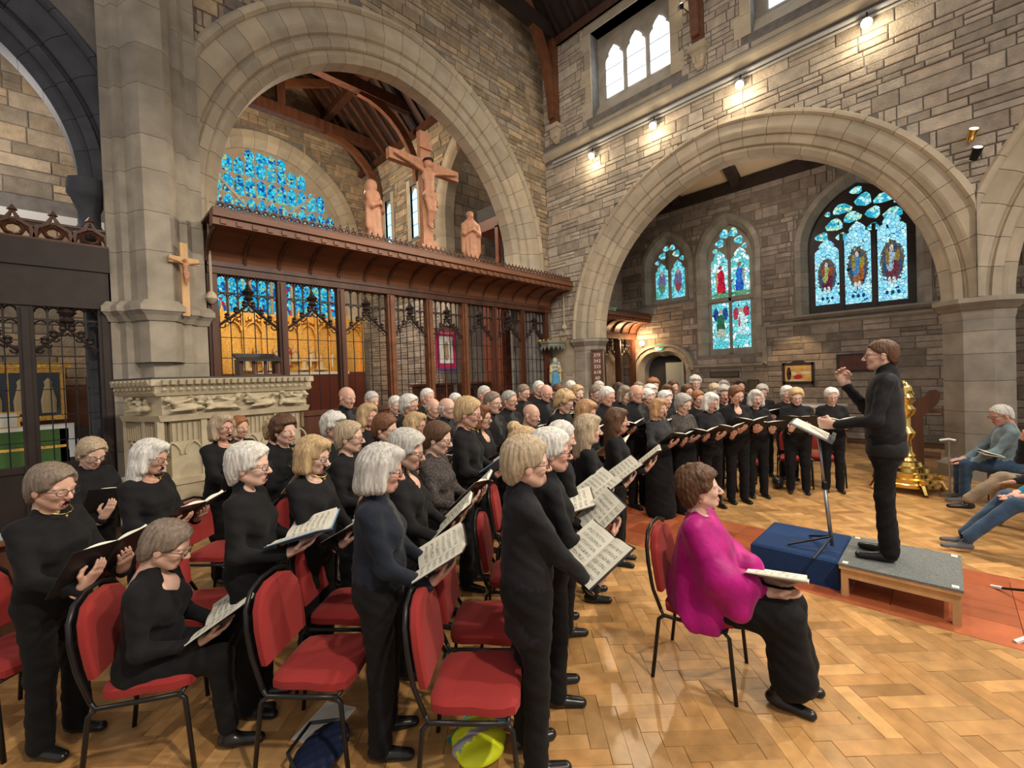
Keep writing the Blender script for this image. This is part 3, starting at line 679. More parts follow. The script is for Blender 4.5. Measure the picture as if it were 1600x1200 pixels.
for i in range(4):
    for j in range(-14,30):
        x0=XT0+i*.37; y0=j*.37; tl.append([(x0,y0),(x0+.37,y0),(x0+.37,y0+.37),(x0,y0+.37)])
rest=MB()
for q in tl:
    pr=[proj((x,y,0)) for x,y in q]
    if all(0<p[0]<1600 and 700<p[1]<1200 for p in pr): mb=MB(); block(mb,q,.004); mb.build('floor_tile',TILE,fl,fix=False)
    else: block(rest,q,.004)
tag(rest.build('tile_field',TILE,fl,fix=False),kind='stuff')
# ================================================================ soft shapes (signed distance -> surface net)
class Fld:
    def __init__(s,lo,hi,res):
        s.lo=np.array(lo,float); s.res=res
        s.ax=[np.arange(lo[i],hi[i]+res,res) for i in range(3)]
        s.d=np.full([len(a) for a in s.ax],.5); s.lab=np.zeros(s.d.shape,np.int8)
    def _sub(s,lo,hi):
        sl=[]; P=[]
        for i in range(3):
            a=max(0,int((lo[i]-s.lo[i])/s.res)); b=min(len(s.ax[i]),int((hi[i]-s.lo[i])/s.res)+2)
            sl.append(slice(a,max(a,b))); P.append(s.ax[i][sl[-1]])
        return tuple(sl),P[0][:,None,None],P[1][None,:,None],P[2][None,None,:]
    def put(s,fn,lo,hi,k,label=0,mode='add'):
        m=.07; sl,X,Y,Z=s._sub([v-m for v in lo],[v+m for v in hi])
        if 0 in s.d[sl].shape: return s
        p=fn(X,Y,Z); a=s.d[sl]
        if mode=='add':
            h=np.maximum(k-np.abs(a-p),0)/k if k>0 else 0
            s.lab[sl]=np.where(p<a,label,s.lab[sl]); s.d[sl]=np.minimum(a,p)-h*h*k*.25
        elif mode=='cut':
            h=np.maximum(k-np.abs(a+p),0)/k if k>0 else 0
            if label>=0: s.lab[sl]=np.where(-p>a-.004,label,s.lab[sl])
            s.d[sl]=np.maximum(a,-p)+h*h*k*.25
        else: s.lab[sl]=np.where((p<0),label,s.lab[sl])
        return s
    def cone(s,a,b,r1,r2=None,k=.03,label=0,mode='add',sy=1.):
        r2=r1 if r2 is None else r2; a=np.array(a,float); b=np.array(b,float); ba=b-a; q=ba@ba+1e-9; R=max(r1,r2)
        def fn(X,Y,Z):
            px,py,pz=X-a[0],Y-a[1],Z-a[2]; h=np.clip((px*ba[0]+py*ba[1]+pz*ba[2])/q,0,1)
            return np.sqrt((px-h*ba[0])**2+((py-h*ba[1])/sy)**2+(pz-h*ba[2])**2)-(r1+(r2-r1)*h)
        return s.put(fn,np.minimum(a,b)-R*max(1,sy),np.maximum(a,b)+R*max(1,sy),k,label,mode)
    def ell(s,c,r,k=.03,label=0,mode='add'):
        c=np.array(c,float); r=np.array(r,float)
        def fn(X,Y,Z):
            x,y,z=(X-c[0])/r[0],(Y-c[1])/r[1],(Z-c[2])/r[2]; k0=np.sqrt(x*x+y*y+z*z); k1=np.sqrt((x/r[0])**2+(y/r[1])**2+(z/r[2])**2)+1e-9
            return k0*(k0-1)/k1
        return s.put(fn,c-r,c+r,k,label,mode)
    def mesh(s):
        d=s.d; sg=d<0; nx,ny,nz=d.shape; S=np.zeros((nx-1,ny-1,nz-1,3)); N=np.zeros((nx-1,ny-1,nz-1)); E=[]
        idx=np.indices(d.shape)
        for ax in range(3):
            A=[slice(None)]*3; B=[slice(None)]*3; A[ax]=slice(0,-1); B[ax]=slice(1,None); A=tuple(A);B=tuple(B)
            c=sg[A]!=sg[B]; w=np.argwhere(c); E.append((ax,w,sg[A][c]))
            d0=d[A][c]; d1=d[B][c]; t=d0/(d0-d1); pos=w.astype(float); pos[:,ax]+=t
            o=[i for i in range(3) if i!=ax]
            for i in (0,-1):
                for j in (0,-1):
                    q=w.copy(); q[:,o[0]]+=i; q[:,o[1]]+=j
                    ok=((q>=0)&(q<np.array(N.shape))).all(1); q2=q[ok]
                    np.add.at(S,(q2[:,0],q2[:,1],q2[:,2]),pos[ok]); np.add.at(N,(q2[:,0],q2[:,1],q2[:,2]),1)
        act=N>0; vid=np.full(N.shape,-1); vid[act]=np.arange(act.sum()); V=S[act]/N[act][:,None]*s.res+s.lo
        cell=np.argwhere(act); ds=np.stack([s.d[cell[:,0]+i,cell[:,1]+j,cell[:,2]+k] for i in(0,1) for j in(0,1) for k in(0,1)],1)
        lb=np.stack([s.lab[cell[:,0]+i,cell[:,1]+j,cell[:,2]+k] for i in(0,1) for j in(0,1) for k in(0,1)],1)
        vl=lb[np.arange(len(cell)),np.abs(ds).argmin(1)]
        Q=[]
        for ax,w,ins in E:
            o=[i for i in range(3) if i!=ax]
            if len(w)==0: continue
            ok=(w[:,o[0]]>0)&(w[:,o[1]]>0)&(w[:,o[0]]<N.shape[o[0]])&(w[:,o[1]]<N.shape[o[1]])
            w=w[ok]; ins=ins[ok]
            def cid(i,j):
                q=w.copy(); q[:,o[0]]+=i; q[:,o[1]]+=j; return vid[q[:,0],q[:,1],q[:,2]]
            q=np.stack([cid(-1,-1),cid(0,-1),cid(0,0),cid(-1,0)],1)
            fl=ins if ax!=1 else ~ins
            q[~fl]=q[~fl][:,::-1]; Q.append(q)
        Q=np.concatenate(Q); return V,Q,vl
def quads_mesh(name,V,Q,mi=None,mats=(),smooth=True):
    me=bpy.data.meshes.new(name); n=len(Q)
    me.vertices.add(len(V)); me.vertices.foreach_set('co',np.asarray(V,np.float32).ravel())
    me.loops.add(n*4); me.loops.foreach_set('vertex_index',np.asarray(Q,np.int32).ravel())
    me.polygons.add(n); me.polygons.foreach_set('loop_start',np.arange(0,n*4,4,dtype=np.int32))
    for m in mats: me.materials.append(m)
    if mi is not None: me.polygons.foreach_set('material_index',np.asarray(mi,np.int32))
    me.polygons.foreach_set('use_smooth',np.full(n,smooth)); me.update(calc_edges=True); me.validate(); return me
def rotm(yaw=0,pitch=0,roll=0):     # pitch>0 looks down
    return np.array((Matrix.Rotation(yaw,3,'Z')@Matrix.Rotation(pitch,3,'Y')@Matrix.Rotation(roll,3,'X')))
# ---------------------------------------------------------------- heads, hair, hands, shoes (built once, reused)
SKIN,TOP,BOT,EYEW,PUP,LIP,MOUTH,UNDER=range(8)
_H={}
def head_mesh(kind,mouth,res):
    key=(kind,mouth,res)
    if key in _H: return _H[key]
    m=kind=='m'; f=Fld((-.15,-.11,-.15),(.15,.11,.26),res)
    f.cone((-.03,0,.06),(-.045,0,-.15),.052 if m else .045,.06 if m else .052,.02)
    f.ell((-.014,0,.142),(.098,.075,.085),.03); f.ell((.028,0,.095),(.062,.057,.090),.03)
    f.cone((.0,0,.055),(.066,0,.018),.046,.022 if m else .018,.03,sy=1.1)
    for s in (-1,1):
        f.cone((-.005,s*.045,.055),(.05,s*.014,.018),.022,.018,.02)
        f.ell((.062,s*.036,.084),(.020,.019,.019),.022)
        f.cone((.080,s*.014,.130),(.070,s*.050,.129),.0105,.008,.010)
        f.ell((.098,s*.032,.110),(.018,.019,.012),.008,-1,'cut')
        f.ell((.0725,s*.0325,.110),(.0155,.0135,.0115),.001,EYEW)
        f.ell((-.008,s*.079,.098),(.020,.009,.031),.008)
    f.cone((.088,0,.120),(.114,0,.080),.0085,.0115,.010)
    for s in (-1,1): f.ell((.101,s*.011,.075),(.011,.008,.0075),.006)
    if mouth>0:
        f.ell((.086,0,.043-mouth*.004),(.014,.025,.012+mouth*.007),.008,LIP)
        f.ell((.098,0,.042-mouth*.005),(.024,.017,.004+mouth*.0085),.004,MOUTH,'cut')
    else:
        f.cone((.084,-.019,.046),(.084,.019,.046),.0075,.0075,.006,LIP); f.cone((.083,-.014,.037),(.083,.014,.037),.008,.008,.006,LIP)
    f.ell((.0885,.0325,.1105),(.0045,.0055,.0055),.0,PUP,'lab'); f.ell((.0885,-.0325,.1105),(.0045,.0055,.0055),.0,PUP,'lab')
    _H[key]=f.mesh(); return _H[key]
_HAIR={}
def hair_mesh(style,res):
    key=(style,res)
    if key in _HAIR: return _HAIR[key]
    f=Fld((-.2,-.16,-.26),(.16,.16,.33),res); C=(-.016,0,.146)
    def base(g,gz=None): f.ell(C,(.100+g,.077+g,.086+(gz or g)),.02)
    big=(.098,0,.07)
    if style in('short','crop','wave','bald','bun','curly','big'):
        # a cap that follows the skull and feathers out at the hairline
        f.ell((-.014,0,.142),(.098,.075,.085),.03); f.ell((.028,0,.095),(.062,.057,.090),.03); f.cone((-.03,0,.06),(-.045,0,-.15),.047,.052,.02)
        f.ell((-.06,0,.085),(.042,.058,.06),.03)
        X,Y,Z=f.ax[0][:,None,None],f.ax[1][None,:,None],f.ax[2][None,None,:]
        low={'short':.0,'crop':-.012,'wave':-.022,'bald':0.,'bun':0.,'curly':-.02,'big':-.03}[style]
        zh=np.interp(f.ax[0],[-.14,-.075,-.045,-.02,.02,.05,.075,.1],[.005,.02,.05,.105,.112,.135,.168,.175])[:,None,None]+low*(X<.06)
        part=.012*np.sin(Y*38+.8) if style in('crop','wave') else 0
        sm=np.clip((Z-zh-part)/.022,0,1); sm=sm*sm*(3-2*sm)
        g={'short':.010,'crop':.017,'wave':.024,'bald':.007,'bun':.014,'curly':.026,'big':.036}[style]
        T=g*(1+.45*np.clip((Z-.15)/.07,0,1)*(style!='bald')+(.25 if style!='short' else -.2)*np.clip((-.02-X)/.08,0,1))
        if style=='bald':
            up=np.clip((.150-.25*np.abs(X+.02)*0-Z)/.02,0,1); sm=sm*up*np.clip((.035-X)/.02,0,1)
        f.d=f.d-(T*sm-.006*(1-sm))
        if style=='bun': f.ell((-.085,0,.235),(.048,.052,.04),.012)
        if style in('curly','big'):
            rr=random.Random(3)
            for i in range(60):
                a_=rr.uniform(.7,2*math.pi-.7); e=rr.uniform(-.15,1.35); r=.112
                f.ell((C[0]+r*1.05*math.cos(a_)*math.cos(e),C[1]+r*.86*math.sin(a_)*math.cos(e),C[2]+r*.98*math.sin(e)),(.018,.018,.018),.012)
    elif style in('bob','long','wavy'):
        base(.017,.02)
        L={'bob':-.0,'long':-.13,'wavy':-.15}[style]
        for s in (-1,1):
            f.cone((.0,s*.077,.15),(.012,s*.082,.03),.034,.036,.03); f.cone((-.05,s*.06,.12),(-.045,s*.07,min(.02,L+.02)),.045,.04,.03)
            if L<-.05: f.cone((-.02,s*.085,.05),(.0,s*.09,L),.032,.024,.03)
        f.cone((-.085,0,.12),(-.085,0,L+.01),.05,.048,.03,sy=1.35)
        f.ell((.055,0,.202),(.045,.06,.03),.03)
        f.ell((.115,0,.082),(.090,.062,.098),.014,-1,'cut')
        f.ell((.02,0,-.01),(.09,.052,.095),.014,-1,'cut')
    # strands: shallow combed ridges
    X,Y,Z=f.ax[0][:,None,None],f.ax[1][None,:,None],f.ax[2][None,None,:]
    ang=np.arctan2(Y,X+.02)
    f.d=f.d+.0022*np.sin(ang*26+Z*40+3*np.sin(Z*23))+.0018*np.sin(ang*61-Z*60)+(.003*np.sin(X*160)*np.sin(Y*150)*np.sin(Z*140) if style in('curly','big') else 0)
    V,Q,l=f.mesh(); _HAIR[key]=quads_mesh('hair',V,Q,None,[HAIRM['grey']]); return _HAIR[key]
_HD={}
def hand_mesh(pose,res):      # left hand, palm +z, fingers +x, thumb +y
    key=(pose,res)
    if key in _HD: return _HD[key]
    f=Fld((-.07,-.08,-.06),(.23,.12,.10),res); k=.010
    f.cone((-.06,0,0),(.01,0,0),.027,.025,.01,sy=1.)
    ys=(.031,.011,-.010,-.030); ln=(.070,.078,.073,.057)
    for y,l in zip(ys,ln):
        f.cone((.0,y*.55,0),(.082,y,.0),.019,.0135,.018)
        c={'hold':(.12,.25,.25),'grip':(.6,.75,.5),'flat':(.05,.08,.08),'point':(.5,.6,.4)}[pose]
        p=np.array([.082,y,.002]); a=0.; r=.0098
        for i,fr in enumerate((.45,.32,.23)):
            a+=c[i]; q=p+np.array([math.cos(a),y*.5,math.sin(a)])*l*fr*1.05; f.cone(p,q,r,r*.9,.005); p=q; r*=.9
    t={'hold':((.02,.024,.004),(.052,.056,.022),(.078,.052,.038),(.098,.044,.040)),'grip':((.02,.024,.004),(.05,.05,.028),(.078,.036,.045),(.094,.02,.045)),
       'flat':((.02,.024,.0),(.05,.058,.01),(.078,.07,.016),(.1,.075,.018)),'point':((.02,.024,.004),(.05,.05,.02),(.078,.045,.035),(.095,.035,.042))}[pose]
    for (p,q),r in zip(zip(t,t[1:]),(.0155,.0125,.0105)): f.cone(p,q,r,r*.86,.008)
    _HD[key]=f.mesh(); return _HD[key]
def shoe_mesh(kind):
    key=('shoe',kind)
    if key in _HD: return _HD[key]
    f=Fld((-.12,-.08,-.01),(.26,.08,.16),.008)
    f.cone((-.045,0,.05),(.0,0,.05),.042,.043,.02); f.cone((.0,0,.045),(.155,0,.03),.044,.034,.03,sy=1.1)
    f.cone((-.03,0,.06),(-.02,0,.11),.038,.04,.03)
    f.put(lambda X,Y,Z:np.abs(Z)-.012+0*X+0*Y,(-.3,-.1,-.02),(.3,.1,.012),0,-1,'cut') if 0 else None
    f.d=np.maximum(f.d,(.006-f.ax[2])[None,None,:])
    V,Q,l=f.mesh(); V2=V.copy()
    me=quads_mesh('shoe',V,Q,(V[Q].mean(1)[:,2]<.022).astype(int),[mat('shoe_black',(.012,.012,.013),.25),mat('sole_black',(.02,.02,.02),.7)] if kind=='black' else [mat('trainer_grey',(.10,.10,.11),.7),WHITE])
    _HD[key]=me; return me
HAIRM={n:mat('hair_'+n,c,.5,noise=.35,nscale=55,bump=.5,bscale=120,stretch=(1,1,.15),spec=.35) for n,c in dict(white=(.62,.60,.56),grey=(.33,.31,.29),silver=(.47,.45,.42),brown=(.095,.045,.022),dbrown=(.035,.02,.014),blond=(.46,.32,.17),ash=(.40,.31,.21),ginger=(.28,.12,.05),auburn=(.15,.06,.028),greybrown=(.20,.155,.12),strawberry=(.40,.23,.11)).items()}
SKINS=[mat('skin_%d'%i,c,.5,noise=.1,nscale=20,spec=.35) for i,c in enumerate([(.60,.36,.27),(.63,.40,.31),(.56,.32,.235),(.66,.43,.34),(.61,.34,.265)])]
for m in SKINS:
    b=m.node_tree.nodes['Principled BSDF']; b.inputs['Subsurface Weight'].default_value=.12; b.inputs['Subsurface Radius'].default_value=(.02,.008,.004); b.inputs['Subsurface Scale'].default_value=.4
EYEM=mat('eye_white',(.62,.58,.54),.3); PUPM=mat('eye_iris',(.05,.04,.035),.2); LIPM=mat('lips',(.50,.22,.18),.45); MOUTHM=mat('mouth_dark',(.06,.012,.012),.6)
BLK=cloth('black',(.0085,.0085,.010),sheen=.03); BLK2=cloth('soft_black',(.013,.013,.016),sheen=.03); NAVY=cloth('navy_black',(.010,.014,.024),sheen=.05); CHAR=cloth('charcoal',(.028,.029,.032)); TROU=cloth('black_trousers',(.007,.007,.008),sheen=.02)
LACE=mat('black_lace',(.05,.04,.038),.8,noise=.9,nscale=60,bump=.4,bscale=80)
_G=None
def glasses_mesh():
    global _G
    if _G is None:
        mb=MB()
        for s in (-1,1):
            c=(.105,s*.034,.110)
            mb.tube([(c[0]-abs(math.cos(a))*.004*0-(.010 if math.cos(a)*s>0 else 0)*abs(math.cos(a)),c[1]+.0255*math.cos(a)*(1.0),c[2]+.0195*math.sin(a)) for a in [2*math.pi*i/14 for i in range(14)]],.0019,5,loop=True)
            mb.tube([(.094,s*.060,.114),(.06,s*.078,.114),(-.01,s*.087,.112),(-.03,s*.086,.098)],.0019,5)
        mb.tube([(.106,-.009,.114),(.109,0,.117),(.106,.009,.114)],.0019,5)
        _G=mb.build('glasses',mat('glasses_frame',(.03,.02,.02),.3),link_it=False,smooth=2)
    return _G
# ---------------------------------------------------------------- bodies
def ik(a,b,l1,l2,pole):
    a=np.array(a,float); b=np.array(b,float); d=b-a; L=np.linalg.norm(d)
    if L>(l1+l2)*.995: b=a+d/L*(l1+l2)*.995; d=b-a; L=np.linalg.norm(d)
    x=(l1*l1-l2*l2+L*L)/(2*L); h=math.sqrt(max(0,l1*l1-x*x)); u=d/L; p=np.array(pole,float); p=p-u*(p@u); p/=np.linalg.norm(p)+1e-9
    return a+u*x+p*h,b
def make_person(o):
    """local frame: +x the way the body faces, +y its left, z up, for a 1.65 m figure; returns verts, quads, material ids"""
    near=o.get('near',False); res=o.get('res',.0135 if near else .022); w=o.get('w',1.); m=o.get('sex','w')=='m'; sit=o.get('sit',0); lean=o.get('lean',0.)
    dz=-.40 if sit else 0.
    f=Fld((-.42,-.45,-.02),(.85 if sit else .72,.45,1.56+dz+ (.45 if o.get('raise') else 0)),res)
    hz=.88+dz; T=lambda x,y,z:(x+lean*(z-.9),y,z+dz)
    # legs
    for s,kn,an in ((1,o.get('kneeL'),o.get('ankL')),(-1,o.get('kneeR'),o.get('ankR'))):
        hip=(0,s*.088*w,hz-.0)
        if sit:
            kn=kn or (.40,s*.12,.50); an=an or (.42,s*.11,.10)
            f.cone(hip,kn,.095*w,.068,.05,BOT); f.cone(kn,an,.066,.052,.03,BOT)
        else:
            kn=(.012,s*.092*w,.47); an=(-.01,s*.095*w,.075)
            f.cone(hip,kn,.09*w,.066*w,.05,BOT); f.cone(kn,an,.066*w,.062,.03,BOT)
    if o.get('skirt'):
        if sit:
            for s in (-1,1): f.cone((.05,s*.09,hz),(.42,s*.09,.50),.12,.105,.06,BOT); f.cone((.42,s*.08,.47),(.47,s*.09,.16),.10,.115,.06,BOT)
        else: f.cone((0,0,hz),(0,0,.5),.17*w,.19*w,.05,BOT); f.cone((0,0,.5),(0,0,.12),.19*w,.215*w,.05,BOT)
    f.ell((-.01,0,hz+.03),(.125*w,.168*w,.13),.05,BOT)
    # trunk
    hem=o.get('hem',.80)
    if not sit: f.cone((0,0,hem+.07+dz),T(0,0,1.05),.125*w,.118*w,.04,TOP,sy=1.32)
    f.ell(T(.012,0,1.03),(.128*w+.015*o.get('belly',0),.160*w,.15),.05,TOP); f.ell(T(0,0,1.21),(.118*w,.172*w,.19),.05,TOP)
    if not m:
        for s in (-1,1): f.ell(T(.078*w,s*.07*w,1.195),(.068*w,.074*w,.075),.05,TOP)
    f.cone(T(-.012,-.118*w,1.345),T(-.012,.118*w,1.345),.052 if not m else .06,None,.05,TOP)
    f.cone(T(-.02,0,1.33),T(-.02,0,1.395),.085,.062,.04,TOP)
    if o.get('collar'): f.cone(T(-.024,0,1.40),T(-.012,0,1.45),.066,.06,.012,TOP)
    # arms
    ends=[]
    for s,wr,pole in ((1,o['wrL'],o.get('poleL',(-.35,.5,-1))),(-1,o['wrR'],o.get('poleR',(-.35,-.5,-1)))):
        sh=np.array(T(-.01,s*.160*w*(1.1 if m else 1),1.335)); el,wq=ik(sh,np.array(wr)+np.array((0,0,dz)),.285,.245,pole); ends.append((el,wq))
        f.cone(sh,el,.052*w**.5,.044,.04,TOP); f.cone(el,wq,.044,.034,.03,TOP)
        f.cone(el+(wq-el)*.86,wq,.036,.037,.008,TOP)
    if o.get('shawl'):      # loose draped blouse
        for s in (-1,1):
            el,wq=ends[0 if s>0 else 1]; f.cone(T(-.01,s*.13,1.33),el+np.array((0,0,-.10)),.09,.12,.08,TOP); f.cone(el,el+np.array((.02,0,-.26)),.09,.06,.08,TOP)
        f.cone(T(0,0,1.2),T(-.02,0,.84),.15,.19,.06,TOP); f.cone((-.05,-.17,.62),(.02,-.23,.34),.09,.03,.06,TOP); f.cone((.1,-.17,.62),(.16,-.2,.42),.07,.03,.06,TOP); f.cone((-.05,.17,.62),(.0,.2,.42),.08,.03,.06,TOP)
    sc=o.get('neck','round'); bust=None
    cuts={'round':((.045,0,1.43),(.07,.07,.045)),'scoop':((.07,0,1.425),(.085,.105,.08)),'v':((.085,0,1.40),(.075,.045,.12))}
    if sc in cuts:
        cc_,rr_=cuts[sc]; f.ell(T(*cc_),rr_,.006,-1,'cut')
        b=Fld((-.16,-.19,1.16+dz),(.24,.19,1.5+dz),.010 if near else .016); b.cone(T(-.03,0,1.30),T(-.02,0,1.46),.075,.05,.04); b.ell(T(0,0,1.28),(.105*w,.135*w,.10),.04); bust=b.mesh()
    elif sc=='shirt': f.ell(T(.09,0,1.30),(.08,.035,.17),0,UNDER,'lab')
    X,Y,Z=f.ax[0][:,None,None],f.ax[1][None,:,None],f.ax[2][None,None,:]
    f.d=f.d+.0035*np.sin(Z*38+Y*21+2*np.sin(Y*17))*np.sin(X*29+Z*12)+.002*np.sin(Z*80+X*60)
    V,Q,l=f.mesh(); VV=[V]; QQ=[Q]; LL=[l[Q[:,0]]]; n=len(V)
    if bust: VV.append(bust[0]); QQ.append(bust[1]+n); LL.append(np.zeros(len(bust[1]),int)); n+=len(bust[0])
    # head
    hv,hq,hl=head_mesh('m' if m else 'w',o.get('mouth',1),.0052 if near else .0085)
    hp=np.array(T(.018,0,1.438)); hy,hpi,hr=o.get('head',(0,.12,0)); R=rotm(hy,hpi,hr); hs=o.get('hs',1.07)
    piv=np.array((-.03,0,.02)); HV=((hv-piv)*hs)@R.T+piv+hp
    VV.append(HV); QQ.append(hq+n); LL.append(hl[hq[:,0]]); n+=len(hv)
    # hands
    for s,(el,wq),key in ((1,ends[0],'L'),(-1,ends[1],'R')):
        hv,hq,hl=hand_mesh(o.get('pose'+key,'hold'),.0055 if near else .0085)
        hv=hv.copy(); hq=hq.copy()
        if s<0: hv[:,1]*=-1; hq=hq[:,::-1]
        fx=np.array(o.get('hx'+key,wq-el),float); fx/=np.linalg.norm(fx); nz=np.array(o.get('hn'+key,(0,0,1)),float); nz=nz-fx*(nz@fx); nz/=np.linalg.norm(nz); yv=np.cross(nz,fx)
        M=np.stack([fx,yv,nz],1); VV.append((hv*1.0)@M.T+wq+fx*.035); QQ.append(hq+n); LL.append(np.zeros(len(hq),int)); n+=len(hv)
    Rh=np.eye(4); Rh[:3,:3]=R*hs; Rh[:3,3]=piv+hp-R@piv*hs
    return np.concatenate(VV),np.concatenate(QQ),np.concatenate(LL),Rh
# ================================================================ music folders
def page_mat():
    m=mat('printed_music',(.74,.72,.62),.7); nt=m.node_tree; N=nt.nodes; L=nt.links; b=N['Principled BSDF']
    tc=N.new('ShaderNodeTexCoord'); ss=N.new('ShaderNodeSeparateXYZ'); L.new(tc.outputs['Object'],ss.inputs[0])
    def mth(op,a,bb=None,c=None):
        x=N.new('ShaderNodeMath'); x.operation=op
        for i,v in enumerate((a,bb,c)):
            if v is None: continue
            if isinstance(v,(int,float)): x.inputs[i].default_value=v
            else: L.new(v,x.inputs[i])
        return x.outputs[0]
    s=mth('FRACT',mth('MULTIPLY',ss.outputs[0],26.)); band=mth('MULTIPLY',mth('GREATER_THAN',s,.22),mth('LESS_THAN',s,.72))
    ln=mth('LESS_THAN',mth('FRACT',mth('MULTIPLY',ss.outputs[0],26*9.)),.30)
    nz=N.new('ShaderNodeTexNoise'); nz.inputs['Scale'].default_value=130; L.new(tc.outputs['Object'],nz.inputs['Vector'])
    nt_=mth('GREATER_THAN',nz.outputs[0],.57)
    ink=mth('MULTIPLY',band,mth('MAXIMUM',mth('MULTIPLY',ln,.55),mth('MULTIPLY',nt_,.85)))
    mg=mth('MULTIPLY',mth('LESS_THAN',mth('ABSOLUTE',ss.outputs[0]),.125),mth('MULTIPLY',mth('GREATER_THAN',mth('ABSOLUTE',ss.outputs[1]),.02),mth('LESS_THAN',mth('ABSOLUTE',ss.outputs[1]),.185)))
    ink=mth('MULTIPLY',ink,mg)
    mx=N.new('ShaderNodeMix'); mx.data_type='RGBA'; L.new(ink,mx.inputs[0]); mx.inputs[6].default_value=(.74,.72,.62,1); mx.inputs[7].default_value=(.03,.03,.03,1); L.new(mx.outputs[2],b.inputs['Base Color'])
    return m
MUSIC=page_mat(); COVERS={'black':BLACKC,'blue':mat('cover_blue',(.12,.25,.42),.5),'brown':mat('cover_brown',(.07,.04,.028),.5),'white':mat('cover_cream',(.55,.52,.42),.6)}
_FM={}
def folder_parts(open_a,curl):
    key=(open_a,curl)
    if key in _FM: return _FM[key]
    cov=MB(); pages=[]
    for s in (-1,1):
        def pt(y,x,z): return (x,s*(y*math.cos(open_a)-z*math.sin(open_a)),y*math.sin(open_a)+z*math.cos(open_a))
        cov.rings([[pt(y,x,z) for x,z in ((-.158,0),(.158,0),(.158,.004),(-.158,.004))] for y in (.004,.235)])
        R=[]
        for i in range(9):
            y=.004+.215*i/8; hgt=.006+.016*math.sin(min(1,(i/8)*1.25)*math.pi)*(1 if curl else .5)+.006*(1-i/8)
            if curl and s>0: hgt+=.05*max(0,i/8-.55)**1.3
            R.append([pt(y,x,z) for x,z in ((-.148,.0045),(.148,.0045),(.148,hgt+.004),(-.148,hgt+.004))])
        pages.append(MB().rings(R).build('page',MUSIC,link_it=False))
    cov.rings([[(x,y,z) for y,z in ((-.012,-.004),(.012,-.004),(.012,.003),(-.012,.003))] for x in (-.158,.158)])
    _FM[key]=(cov.build('cover',BLACKC,link_it=False),pages); return _FM[key]
def folder_at(M,kind,label,open_a=.16,curl=0,scale=1.):
    c,pg=folder_parts(open_a,curl)
    o=empty('music_folder',label=label,cat='folder',group='music folders held by the choir'); o.matrix_world=M
    k=link('cover',c,o); 
    if kind!='black':
        k.material_slots[0].link='OBJECT'; k.material_slots[0].material=COVERS[kind]
    for p in pg: link('page',p,o)
    return o
